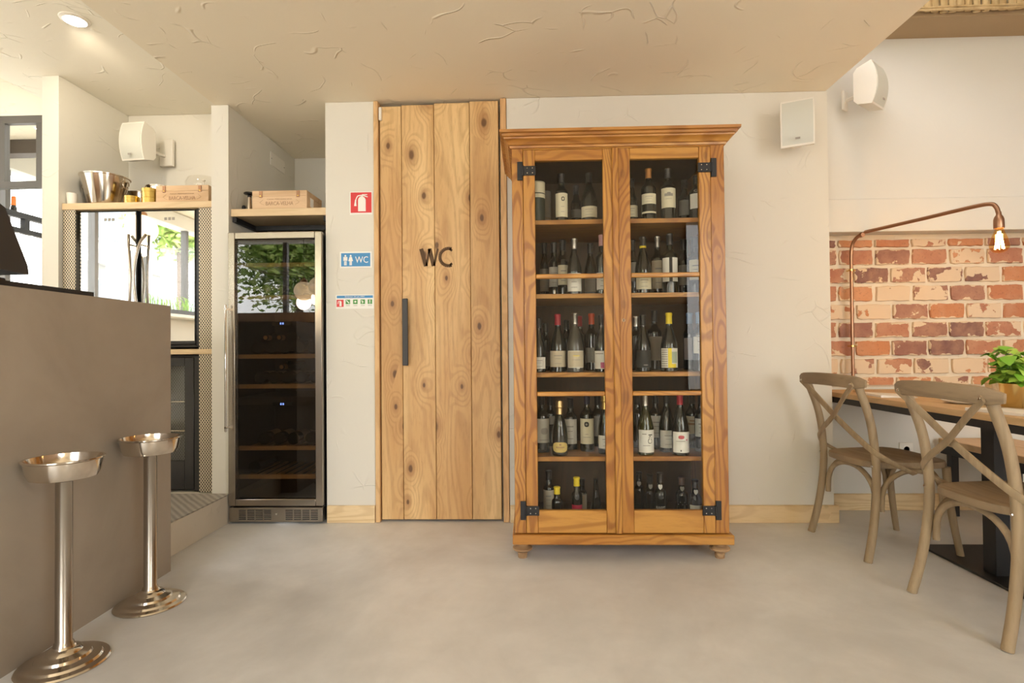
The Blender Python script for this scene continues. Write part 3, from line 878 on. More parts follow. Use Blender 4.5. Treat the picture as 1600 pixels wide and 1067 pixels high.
# ================================================================== BOTTLES IN THE CABINET
GL = {k: plain('label ' + k, c, 0.65) for k, c in dict(cream=(0.74, 0.69, 0.52), white=(0.80, 0.79, 0.74), dim=(0.30, 0.28, 0.24), grey=(0.46, 0.44, 0.39), tan=(0.58, 0.51, 0.38), black=(0.035, 0.035, 0.03), brown=(0.24, 0.20, 0.15), greypink=(0.34, 0.29, 0.28), greylabel=(0.62, 0.60, 0.55), art=(0.52, 0.50, 0.43), goldoval=(0.62, 0.47, 0.16), crimson=(0.48, 0.02, 0.06)).items()}
CAPS = {k: plain('capsule ' + k, c, r, m) for k, (c, r, m) in dict(dark=((0.02, 0.018, 0.018), 0.3, 0.0), orange=((0.42, 0.17, 0.03), 0.4, 0.3), steel=((0.34, 0.31, 0.28), 0.25, 0.8), pink=((0.62, 0.34, 0.34), 0.4, 0.0), yellowring=((0.05, 0.03, 0.06), 0.3, 0.0), red=((0.36, 0.02, 0.035), 0.35, 0.0), redorange=((0.55, 0.07, 0.02), 0.35, 0.0), silver=((0.66, 0.62, 0.58), 0.25, 0.9), yellow=((0.80, 0.62, 0.03), 0.4, 0.0), blue=((0.22, 0.36, 0.58), 0.4, 0.0), goldfoil=((0.60, 0.42, 0.20), 0.35, 0.9), gold=((0.75, 0.52, 0.16), 0.3, 0.9), navy=((0.03, 0.03, 0.07), 0.35, 0.0), brown=((0.10, 0.05, 0.04), 0.4, 0.0), grey=((0.4, 0.38, 0.35), 0.5, 0.0)).items()}
M['pink_ink'] = plain('pink print', (0.55, 0.10, 0.22), 0.6)
M['red_ink'] = plain('red print', (0.50, 0.04, 0.06), 0.6)
M['yellow_ink'] = plain('yellow print', (0.85, 0.68, 0.05), 0.6)
M['green_ink'] = plain('grey green print', (0.42, 0.50, 0.40), 0.6)
M['seal'] = plain('white seal', (0.70, 0.68, 0.64), 0.6)
M['seal_dull'] = plain('dull seal', (0.36, 0.34, 0.32), 0.6)
M['tube_dark'] = plain('dark green tube card', (0.02, 0.03, 0.022), 0.35)
M['tube_grey'] = plain('grey tube card', (0.36, 0.33, 0.29), 0.5)

def profile(kind, H, Rb):
    rn = 0.0142
    if kind == 'bordeaux':
        p = [(0, 0.004), (0.55, 0.002), (0.93, 0.0), (1, 0.006), (1, 0.60), (0.97, 0.635), (0.86, 0.665), (0.62, 0.695)]
    elif kind == 'burgundy':
        p = [(0, 0.004), (0.55, 0.002), (0.93, 0.0), (1, 0.006), (1, 0.40), (0.97, 0.46), (0.86, 0.54), (0.70, 0.62), (0.55, 0.70)]
    elif kind == 'champagne':
        p = [(0, 0.004), (0.5, 0.002), (0.90, 0.0), (0.96, 0.01), (1, 0.08), (1, 0.32), (0.96, 0.42), (0.84, 0.53), (0.66, 0.63), (0.48, 0.74)]
    elif kind == 'port':
        p = [(0, 0.004), (0.55, 0.002), (0.93, 0.0), (1, 0.006), (1, 0.56), (0.94, 0.61), (0.70, 0.66), (0.50, 0.68)]
    q = [(r * Rb, h * H) for r, h in p]
    q += [(rn * 1.08, H * 0.755), (rn, H * 0.80), (rn * 0.98, H * 0.945), (rn * 1.15, H * 0.955), (rn * 1.15, H * 0.985), (rn * 1.0, H), (0, H)]
    return q

def patch(Rb, half_deg, z0, z1, seg=10, oval=False, a0=0.0):
    """thin curved label facing -Y"""
    mb = MB()
    rr = Rb + 0.0007
    if not oval:
        cols = []
        for i in range(seg + 1):
            a = R(-half_deg + 2 * half_deg * i / seg + a0)
            cols.append((rr * math.sin(a), -rr * math.cos(a)))
        vs_ = [(x, y, z0) for x, y in cols] + [(x, y, z1) for x, y in cols]
        return mb.add(vs_, [(i, i + 1, seg + 2 + i, seg + 1 + i) for i in range(seg)])
    n = 16
    vs_ = []
    for i in range(n + 1):
        u = -1 + 2 * i / n
        hh = (z1 - z0) / 2 * max(0.0, 1 - abs(u) ** 2.6) ** (1 / 2.6)
        a = R(half_deg) * u + R(a0)
        vs_ += [(rr * math.sin(a), -rr * math.cos(a), (z0 + z1) / 2 - hh), (rr * math.sin(a), -rr * math.cos(a), (z0 + z1) / 2 + hh)]
    return mb.add(vs_, [(2 * i, 2 * i + 2, 2 * i + 3, 2 * i + 1) for i in range(n)])

def marks(o, mark, Rb, z0, z1):
    """print on a label: o is the label object, coordinates are those of the bottle"""
    h = z1 - z0
    RR = Rb + 0.0006
    def pt(a, b, q0, q1, mat, oval=False, nm='print'):
        patch(RR, (b - a) / 2, z0 + h * q0, z0 + h * q1, 6, oval, (a + b) / 2).build(nm, mat, o)
    if mark == 'lines':
        pt(-28, 28, 0.68, 0.73, 'grey_ink'); pt(-20, 20, 0.5, 0.53, 'grey_ink'); pt(-24, 24, 0.2, 0.23, 'grey_ink')
    elif mark == 'bands':
        pass
    elif mark == 'ring':
        pt(-2, 28, 0.66, 0.84, 'ink', True, 'ring_emblem')
        patch(RR + 0.0006, 8, z0 + h * 0.7, z0 + h * 0.8, 6, True, 13).build('ring_centre', GL['cream'], o)
        pt(-5, 25, 0.42, 0.44, 'grey_ink'); pt(-5, 25, 0.2, 0.22, 'grey_ink')
    elif mark == 'emblem':
        pt(-20, 18, 0.68, 0.88, 'ink', True, 'round_emblem')
        patch(RR + 0.0006, 8, z0 + h * 0.74, z0 + h * 0.82, 6, True, -1).build('emblem_centre', 'grey_ink', o)
        pt(-30, 30, 0.26, 0.28, 'grey_ink'); pt(-12, 12, 0.38, 0.4, 'grey_ink')
    elif mark == 'house':
        pt(-35, 30, 0.58, 0.72, 'grey_ink', False, 'building_print'); pt(-15, 12, 0.72, 0.78, 'grey_ink'); pt(-25, 20, 0.44, 0.46, 'grey_ink')
    elif mark == 'stripe':
        patch(RR + 0.0006, 11, z0 + h * 0.0, z0 + h * 1.0, 4, False, 4).build('glass_stripe', 'ink', o)
    elif mark == 'border':
        for a, b, c, d in ((-58, 58, 0.97, 1.0), (-58, 58, 0.0, 0.03), (-60, -56, 0, 1), (56, 60, 0, 1)):
            pt(a, b, c, d, 'white')
        pt(-22, 22, 0.68, 0.72, 'yellow_ink'); pt(-25, 25, 0.45, 0.48, 'grey_ink'); pt(0, 22, -0.07, 0.06, 'seal', False, 'label_tab')
    elif mark == 'medal':
        pass
    elif mark == 'pinksq':
        pt(-10, 28, 0.04, 0.36, 'pink_ink', False, 'pink_square'); pt(-55, 10, 0.82, 0.87, 'grey_ink')
    elif mark == 'swoosh':
        pt(-10, 25, 0.12, 0.18, 'seal_dull', True)
    elif mark == 'yellowart':
        pt(-10, 14, 0.0, 1.0, 'yellow_ink', False, 'yellow_stripe'); pt(14, 55, 0.25, 0.82, 'green_ink', False, 'landscape_print'); pt(14, 45, 0.0, 0.2, 'yellow_ink')
        for q in range(8):
            pt(-60, -14, 0.08 + q * 0.115, 0.12 + q * 0.115, 'grey_ink')
    elif mark == 'vine':
        pt(-10, 45, 0.35, 0.62, 'grey_ink', True, 'vine_drawing'); pt(-20, 40, 0.1, 0.14, 'grey_ink')
    elif mark == 'oval':
        pt(-30, 30, 0.46, 0.56, 'stamp'); pt(-18, 18, 0.34, 0.38, 'stamp'); pt(-8, 8, 0.68, 0.84, 'stamp', True)
    elif mark == 'pear':
        pt(4, 34, 0.40, 0.62, 'ink', True, 'pear_outline')
        patch(RR + 0.0006, 11, z0 + h * 0.43, z0 + h * 0.59, 6, True, 19).build('pear_body', GL['white'], o)
        pt(11, 27, 0.58, 0.74, 'ink', True, 'pear_neck')
        patch(RR + 0.0006, 5, z0 + h * 0.57, z0 + h * 0.71, 6, True, 19).build('pear_neck_white', GL['white'], o)
        pt(6, 40, 0.76, 0.81, 'ink', True, 'pear_leaf'); pt(-35, -5, 0.80, 0.84, 'grey_ink'); pt(-30, 20, 0.30, 0.33, 'grey_ink')
    elif mark == 'redart':
        pt(-25, 15, 0.66, 0.84, 'red_ink', True, 'red_splash'); pt(26, 36, 0.58, 0.66, 'pink_ink', True); pt(-40, 20, 0.54, 0.57, 'grey_ink'); pt(-12, -4, 0.06, 0.14, 'ink')
    elif mark == 'tanpic':
        pt(-50, 50, 0.5, 0.62, 'stamp', False, 'picture_band'); pt(-25, 35, 0.7, 0.78, 'stamp')
    elif mark.startswith('textabove:'):
        text_on_wall(mark[10:], 0, 0, z1 + 0.012, 0.045, 0.014, 'seal', o, wrap=Rb)

BOTTLES = [
 ('A', 0.05, 2.79, 0.202, 0.0407, 0.12, 0.196, 'tube', 'dark', 'cream', 'bands', 'dark green gift tube with cream bands, leftmost on the top shelf of the wine cabinet'),
 ('A', 0.097, 2.93, 0.199, 0.029, 0.055, 0.195, 'tube', 'grey', 'grey', 'lines', 'grey gift tube with faint print beside the dark green tube on the top shelf'),
 ('A', 0.175, 2.8, 0.252, 0.0327, 0.026, 0.147, 'bordeaux', 'dark', 'cream', 'ring', 'wine bottle with tall cream label and dark ring emblem on the top shelf'),
 ('A', 0.272, 3.05, 0.266, 0.0302, 0.08, 0.127, 'bordeaux', 'dark', 'dim', 'none', 'shadowed wine bottle behind the two cream-labelled bottles in the upper left compartment'),
 ('A', 0.318, 2.82, 0.259, 0.0428, 0.025, 0.081, 'burgundy', 'dark', 'cream', 'lines', 'broad-shouldered wine bottle with low cream label at the right end of the upper left compartment'),
 ('A', 0.541, 2.86, 0.238, 0.0334, 0.034, 0.094, 'burgundy', 'dark', 'cream', 'lines', 'half-hidden bottle with plain cream label against the middle stile, top right compartment'),
 ('A', 0.615, 2.79, 0.267, 0.0374, 0.081, 0.133, 'bordeaux', 'orange', 'cream', 'lines', 'wine bottle with orange capsule and narrow cream band label on the top shelf'),
 ('A', 0.712, 2.79, 0.265, 0.0374, 0.06, 0.167, 'bordeaux', 'dark', 'cream', 'house', 'wine bottle with tall cream label showing a grey building, top shelf, right door'),
 ('A', 0.846, 2.97, 0.259, 0.0346, 0.065, 0.145, 'bordeaux', 'dark', 'dim', 'none', 'shadowed bottle with dull grey label behind, top shelf, right door'),
 ('A', 0.856, 2.79, 0.226, 0.039, 0.054, 0.129, 'bordeaux', 'dark', 'white', 'textabove:CAJ', 'bottle with white letters above its white label, far right of the top shelf'),
 ('B', 0.09, 3.02, 0.31, 0.0264, 0.041, 0.165, 'bordeaux', 'dark', 'dim', 'lines', 'dim grey-labelled bottle, leftmost on the second shelf'),
 ('B', 0.139, 2.93, 0.295, 0.029, 0.055, 0.161, 'bordeaux', 'dark', 'grey', 'lines', 'bottle with a grey label, second from left on the second shelf'),
 ('B', 0.183, 2.88, 0.298, 0.0286, 0.059, 0.163, 'bordeaux', 'dark', 'cream', 'lines', 'bottle with a cream label just left of the pale sloping bottle, second shelf'),
 ('B', 0.235, 2.78, 0.284, 0.0373, 0.014, 0.105, 'burgundy', 'steel', 'white', 'lines', 'slope-shouldered bottle with steel capsule and white label, middle of the second shelf, left door'),
 ('B', 0.335, 2.95, 0.292, 0.0361, 0.027, 0.103, 'burgundy', 'dark', 'dim', 'lines', 'dim slope-shouldered bottle with grey label, second shelf, left door'),
 ('B', 0.377, 2.8, 0.305, 0.0327, 0.024, 0.109, 'bordeaux', 'pink', 'white', 'lines', 'bottle with pink capsule half hidden at the right of the second shelf, left door'),
 ('B', 0.566, 2.98, 0.312, 0.0313, 0.086, 0.19, 'bordeaux', 'dark', 'dim', 'none', 'dim bottle by the middle stile, second shelf, right door'),
 ('B', 0.582, 2.79, 0.29, 0.0407, 0.021, 0.086, 'burgundy', 'yellowring', 'cream', 'lines', 'slope-shouldered bottle with yellow neck ring and beige label, second shelf, right door'),
 ('B', 0.686, 2.92, 0.318, 0.0341, 0.037, 0.186, 'bordeaux', 'steel', 'tan', 'lines', 'bottle with tall tan label between two brighter bottles, second shelf, right door'),
 ('B', 0.717, 2.79, 0.304, 0.039, 0.058, 0.178, 'bordeaux', 'dark', 'white', 'stripe', 'bottle with bright white label split by a dark glass stripe, second shelf, right door'),
 ('B', 0.846, 3.0, 0.315, 0.0315, 0.064, 0.172, 'bordeaux', 'dark', 'dim', 'none', 'dim bottle with dull label second from the right on the second shelf'),
 ('B', 0.857, 2.84, 0.296, 0.0315, 0.072, 0.174, 'bordeaux', 'dark', 'cream', 'lines', 'bottle with pale label at the right end of the second shelf'),
 ('C', 0.05, 2.8, 0.275, 0.0359, 0.017, 0.076, 'burgundy', 'dark', 'white', 'lines', 'bottle with small white label against the left stile, third shelf'),
 ('C', 0.092, 3.0, 0.258, 0.028, 0.023, 0.1, 'bordeaux', 'dark', 'dim', 'none', 'dark bottle with dim label behind the left stile bottle, third shelf'),
 ('C', 0.15, 2.83, 0.295, 0.0429, 0.025, 0.107, 'burgundy', 'red', 'tan', 'lines', 'bottle with dark red capsule and wide tan label, third shelf, left door'),
 ('C', 0.213, 3.08, 0.278, 0.0359, 0.02, 0.063, 'bordeaux', 'dark', 'none', 'none', 'dark unlabelled bottle at the back between two wide labels, third shelf'),
 ('C', 0.235, 2.79, 0.298, 0.0423, 0.022, 0.107, 'burgundy', 'steel', 'tan', 'border', 'dusty grey bottle with white-bordered beige label, third shelf, left door'),
 ('C', 0.275, 2.98, 0.293, 0.0313, 0.029, 0.081, 'bordeaux', 'red', 'none', 'none', 'bottle whose red capsule peeps over the dusty grey bottle, third shelf'),
 ('C', 0.335, 2.93, 0.303, 0.0342, 0.044, 0.122, 'bordeaux', 'redorange', 'dim', 'medal', 'bottle with orange-red capsule and small gold neck medallion, third shelf'),
 ('C', 0.371, 2.79, 0.287, 0.039, 0.015, 0.105, 'burgundy', 'dark', 'white', 'pinksq', 'bottle with white label and pink square, right end of the third shelf, left door'),
 ('C', 0.57, 2.94, 0.287, 0.0309, 0.045, 0.113, 'bordeaux', 'silver', 'none', 'none', 'dark bottle with silver capsule by the middle stile, third shelf, right door'),
 ('C', 0.581, 2.81, 0.286, 0.0393, 0.019, 0.106, 'burgundy', 'dark', 'black', 'swoosh', 'dark brown bottle with near-black label, third shelf, right door'),
 ('C', 0.674, 2.96, 0.318, 0.0397, 0.051, 0.177, 'bordeaux', 'dark', 'brown', 'none', 'tall bottle with brown label behind the yellow-capped one, third shelf'),
 ('C', 0.708, 2.79, 0.293, 0.0423, 0.018, 0.115, 'burgundy', 'yellow', 'white', 'yellowart', 'bottle with bright yellow capsule and yellow striped label, third shelf'),
 ('C', 0.857, 2.95, 0.301, 0.0344, 0.053, 0.168, 'bordeaux', 'blue', 'greypink', 'none', 'bottle with blue capsule and dull label, second from right on the third shelf'),
 ('C', 0.862, 2.8, 0.295, 0.0359, 0.088, 0.172, 'bordeaux', 'blue', 'white', 'lines', 'bottle with light blue capsule and white label at the right end of the third shelf'),
 ('D', 0.064, 2.86, 0.297, 0.04, 0.051, 0.174, 'bordeaux', 'dark', 'art', 'vine', 'bottle with grey drawing label against the left stile, fourth shelf'),
 ('D', 0.114, 3.04, 0.274, 0.0284, 0.119, 0.197, 'bordeaux', 'dark', 'dim', 'none', 'dark bottle behind the round-bellied sparkling bottle, fourth shelf'),
 ('D', 0.152, 2.77, 0.274, 0.0404, 0.018, 0.069, 'champagne', 'goldfoil', 'goldoval', 'oval', 'round-bellied sparkling wine bottle with gold foil neck and oval gold label, fourth shelf'),
 ('D', 0.218, 2.93, 0.269, 0.0359, 0.032, 0.164, 'bordeaux', 'dark', 'greylabel', 'lines', 'bottle with pale grey label just right of the sparkling bottle, fourth shelf'),
 ('D', 0.301, 2.88, 0.3, 0.0369, 0.04, 0.17, 'bordeaux', 'navy', 'cream', 'emblem', 'bottle with cream label and dark round emblem, fourth shelf, left door'),
 ('D', 0.373, 3.03, 0.274, 0.0353, 0.056, 0.179, 'bordeaux', 'dark', 'dim', 'none', 'shadowed bottle at the back right of the fourth shelf, left door'),
 ('D', 0.385, 2.81, 0.302, 0.0377, 0.029, 0.094, 'champagne', 'gold', 'white', 'lines', 'sparkling wine bottle with gold neck half hidden by the middle of the doors, fourth shelf'),
 ('D', 0.58, 2.98, 0.283, 0.0313, 0.097, 0.201, 'bordeaux', 'dark', 'none', 'none', 'dark unlabelled bottle by the middle stile, fourth shelf, right door'),
 ('D', 0.582, 2.78, 0.3, 0.0405, 0.014, 0.126, 'burgundy', 'silver', 'white', 'pear', 'pale green bottle with silver capsule and a drawn pear on its white label, fourth shelf'),
 ('D', 0.67, 2.94, 0.293, 0.036, 0.062, 0.184, 'bordeaux', 'dark', 'greylabel', 'lines', 'bottle with pale grey label behind the pear-labelled bottle, fourth shelf'),
 ('D', 0.708, 2.86, 0.305, 0.04, 0.022, 0.111, 'burgundy', 'dark', 'greylabel', 'lines', 'dark sloping bottle with plain whitish label left of the red-capped one, fourth shelf'),
 ('D', 0.752, 2.77, 0.306, 0.042, 0.015, 0.117, 'burgundy', 'red', 'white', 'redart', 'sloping bottle with red capsule and red splash on its white label, fourth shelf'),
 ('D', 0.868, 2.96, 0.29, 0.0362, 0.078, 0.17, 'bordeaux', 'dark', 'tan', 'tanpic', 'bottle with tan and brown picture label, fourth shelf, right door'),
 ('D', 0.884, 2.86, 0.298, 0.0334, 0.077, 0.169, 'bordeaux', 'dark', 'white', 'lines', 'bottle with white label half hidden at the right end of the fourth shelf'),
 ('E', 0.098, 2.92, 0.242, 0.0289, 0.042, 0.144, 'bordeaux', 'dark', 'tan', 'lines', 'slim bottle with tan label at the left of the cabinet floor'),
 ('E', 0.135, 2.78, 0.192, 0.0276, 0.064, 0.083, 'bordeaux', 'yellow', 'white', 'none', 'small bottle with yellow capsule in front of the slim tan-labelled one, cabinet floor'),
 ('E', 0.236, 2.8, 0.235, 0.0278, 0.061, 0.1, 'bordeaux', 'yellow', 'crimson', 'none', 'bottle with yellow capsule and crimson label on the cabinet floor'),
 ('E', 0.276, 2.95, 0.19, 0.0275, 0.027, 0.119, 'bordeaux', 'dark', 'greylabel', 'none', 'bottle with pale label behind the crimson-labelled one, cabinet floor'),
 ('E', 0.346, 2.9, 0.252, 0.0254, 0.012, 0.0, 'decanter', 'none', 'none', 'none', 'slender dark decanter with faceted glass stopper on the cabinet floor'),
 ('E', 0.585, 2.98, 0.22, 0.0313, 0.012, 0.0, 'port', 'dark', 'none', 'seal', 'dark bottle with dull neck seal, leftmost of five on the cabinet floor, right door'),
 ('E', 0.63, 2.92, 0.22, 0.0307, 0.012, 0.0, 'port', 'dark', 'none', 'sealfaint', 'dark bottle with grey heart seal, second of five on the cabinet floor, right door'),
 ('E', 0.66, 2.82, 0.252, 0.0312, 0.012, 0.0, 'port', 'dark', 'none', "sealtext:BLANDY'S", 'dark bottle with bright seal and white lettering, middle of five on the cabinet floor'),
 ('E', 0.791, 2.9, 0.211, 0.0304, 0.012, 0.0, 'port', 'brown', 'none', 'sealdots', 'fortified wine bottle with brown cap and pinkish seal, fourth of five, cabinet floor'),
 ('E', 0.837, 2.82, 0.216, 0.0312, 0.055, 0.093, 'port', 'dark', 'white', 'seal', 'fortified wine bottle with white seal and white body label, rightmost of five, cabinet floor'),
]

gi = 0
for lv, X, Y, H, Rb, l0, l1, kind, cap, lab, mark, desc in BOTTLES:
    z = SH[lv]
    name = {'tube': 'gift_tube', 'decanter': 'decanter'}.get(kind, 'wine_bottle')
    t = thing(name, desc, {'tube': 'gift tube', 'decanter': 'decanter'}.get(kind, 'bottle'), (X, Y, z), group='wine bottles in the glazed cabinet')
    t.rotation_euler[2] = random.uniform(-0.12, 0.12) + math.atan2(X, Y) * -0.5
    if kind == 'tube':
        MB().lathe([(0, 0), (Rb, 0), (Rb, H - 0.002), (Rb - 0.002, H), (0, H)], 24).build('tube_body', 'tube_dark' if cap == 'dark' else 'tube_grey', t)
        if cap == 'dark':
            MB().lathe([(0, H), (Rb + 0.001, H), (Rb + 0.001, H + 0.002), (0, H + 0.002)], 24).build('lid', GL['cream'], t)
            b1 = patch(Rb, 100, H - 0.055, H - 0.002).build('cream_band', GL['cream'], t)
            patch(Rb, 100, H - 0.08, H - 0.06).build('cream_band', GL['cream'], t)
        else:
            patch(Rb, 40, 0.07, 0.085).build('print', 'grey_ink', t); patch(Rb, 70, 0.05, 0.054).build('print', 'stamp', t)
        continue
    if kind == 'decanter':
        MB().lathe([(0, 0), (Rb * 1.3, 0), (Rb * 1.35, 0.01), (Rb * 1.1, 0.06), (Rb * 0.6, 0.13), (Rb * 0.42, H * 0.78), (Rb * 0.62, H * 0.81), (0, H * 0.81)], 24).build('decanter_body', 'b_dark', t)
        MB().lathe([(0, H * 0.81), (0.009, H * 0.815), (0.008, H * 0.84), (0.018, H * 0.9), (0.014, H * 0.96), (0.004, H), (0, H)], 8).build('stopper', 'clear', t)
        continue
    body_mat = 'b_green' if mark in ('pear',) else ('b_dusty' if mark in ('border',) else 'b_dark')
    MB().lathe(profile(kind, H, Rb), 22).build('bottle_glass', body_mat, t)
    rn = 0.0142
    if kind == 'champagne':
        MB().lathe([(0.021, H * 0.62), (0.0185, H * 0.72), (0.0165, H * 0.80), (0.0158, H * 0.86), (0.0205, H * 0.875), (0.0185, H * 0.91), (0.020, H * 0.95), (0.017, H * 0.992), (0.008, H * 1.004), (0, H * 1.004)], 18).build('foil', CAPS[cap], t)
    elif cap == 'yellowring':
        MB().lathe([(rn * 1.1, H * 0.84), (rn * 1.05, H * 0.95), (rn * 1.22, H * 0.955), (rn * 1.22, H * 0.99), (rn * 0.9, H * 1.003), (0, H * 1.003)], 16).build('capsule', CAPS['dark'], t)
        MB().lathe([(rn * 1.18, H * 0.80), (rn * 1.18, H * 0.835)], 16).build('neck_ring', CAPS['yellow'], t)
    else:
        MB().lathe([(rn * 1.12, H * 0.81), (rn * 1.06, H * 0.945), (rn * 1.2, H * 0.955), (rn * 1.2, H * 0.99), (rn * 0.95, H * 1.003), (0, H * 1.003)], 16).build('capsule', CAPS[cap], t)
    if lab != 'none':
        lim = {'bordeaux': 0.60, 'burgundy': 0.42, 'champagne': 0.36, 'port': 0.55}[kind] * H
        l1 = min(l1, lim)
        l0 = min(l0, l1 - 0.006)
        if lab == 'goldoval':
            lo = patch(Rb, 62, l0, l1, oval=True).build('label', GL[lab], t)
        else:
            lo = patch(Rb, 66, l0, l1).build('label', GL[lab], t)
        marks(lo, mark, Rb, l0, l1)
        if mark == 'lines' and lab == 'cream' and abs(X - 0.615) < 0.01:
            patch(Rb, 66, 0.034, 0.043).build('lower_band', GL['cream'], t)
    if mark == 'medal':
        patch(0.019, 26, H * 0.60, H * 0.64, oval=True).build('medallion', 'brass', t)
    if mark == 'yellowart':
        bmb = patch(0.031, 38, H * 0.455, H * 0.50, oval=True)
        bo = bmb.build('neck_badge', 'seal', t)
        patch(0.0318, 7, H * 0.467, H * 0.487, 6, True, 10).build('badge_mark', 'ink', bo)
    if mark.startswith('seal'):
        sm = MB()
        zc = H * 0.725
        heart = [(0, -0.014), (0.008, -0.006), (0.0105, 0.004), (0.009, 0.011), (0.004, 0.012), (0, 0.009), (-0.004, 0.012), (-0.009, 0.011), (-0.0105, 0.004), (-0.008, -0.006)]
        sm.prism([(x, z_ + zc) for x, z_ in heart], 'y', -0.0195, -0.0165)
        sm.build('neck_seal', 'seal_dull' if mark in ('sealfaint', 'sealdots') or Y > 2.95 else 'seal', t)
        if mark.startswith('sealtext:'):
            text_on_wall(mark[9:], 0, 0, 0.062 + 0.02, 0.046, 0.013, 'seal', t, wrap=Rb)
            patch(Rb, 22, 0.068, 0.071).build('print', 'seal', t)
        if mark == 'sealdots':
            for q in range(5):
                patch(Rb, 5, 0.072 + 0.012 * (q % 2), 0.076 + 0.012 * (q % 2), 4, True, -40 + q * 20).build('print', 'seal_dull', t)

# ---- bottles lying in the wine cooler, bases (or necks) towards the room
def lying(x, y, z, label, lab=None, neck=False):
    t = thing('wine_bottle', label, 'bottle', (x, y, z), group='bottles lying in the wine cooler')
    H, Rb = 0.30, 0.037
    pr = profile('bordeaux', H, Rb)
    m = Matrix.Rotation(R(90 if neck else -90), 4, 'X')
    off = Matrix.Translation((0, 0.30 if neck else 0, Rb))
    MB().lathe(pr, 20).xf(off @ m).build('bottle_glass', 'b_dark', t)
    if lab:
        MB().lathe([(Rb + 0.0008, 0.07), (Rb + 0.0008, 0.17)], 20).xf(off @ m).build('label', GL[lab], t)
    MB().lathe([(0.016, H * 0.81), (0.0155, H * 0.99), (0.012, H * 1.004), (0, H * 1.004)], 14).xf(off @ m).build('capsule', CAPS['dark'] if not neck else 'cork', t)
rowz = {0: 1.5585, 1: 1.3615, 2: 1.0045, 3: 0.8235, 4: 0.4515, 5: 0.2795}
rown = {0: 'top', 1: 'second', 2: 'third', 3: 'fourth', 4: 'fifth', 5: 'lowest'}
ordn = ['leftmost', 'second', 'third', 'fourth', 'fifth', 'sixth']
for row, xs_, labs in ((1, (-1.70, -1.615, -1.53, -1.40, -1.315), ''), (2, (-1.66, -1.575, -1.49, -1.405, -1.315), ''), (3, (-1.645, -1.56, -1.475, -1.39, -1.30), '1 1'), (4, (-1.62, -1.53, -1.44, -1.33), '1111'), (5, (-1.68,), '')):
    for i, x in enumerate(xs_):
        lying(x, 3.31, rowz[row], 'dark bottle lying %s from the left on the %s rack of the wine cooler' % (ordn[i] if i else 'first', rown[row]), 'greylabel' if labs else None)
lying(-1.447, 3.315, rowz[2] + 0.0645, 'dark bottle stacked on top of the third rack row, its round base towards the room')
lying(-1.6175, 3.325, rowz[2] + 0.0645, 'bottle stacked with pale cork end forward on the left of the third rack', neck=True)
lying(-1.5325, 3.325, rowz[2] + 0.0645, 'bottle stacked with pale cork end forward near the middle of the third rack', neck=True)
lying(-1.5175, 3.325, rowz[3] + 0.0645, 'bottle with cork end forward resting on the fourth rack row', neck=True)

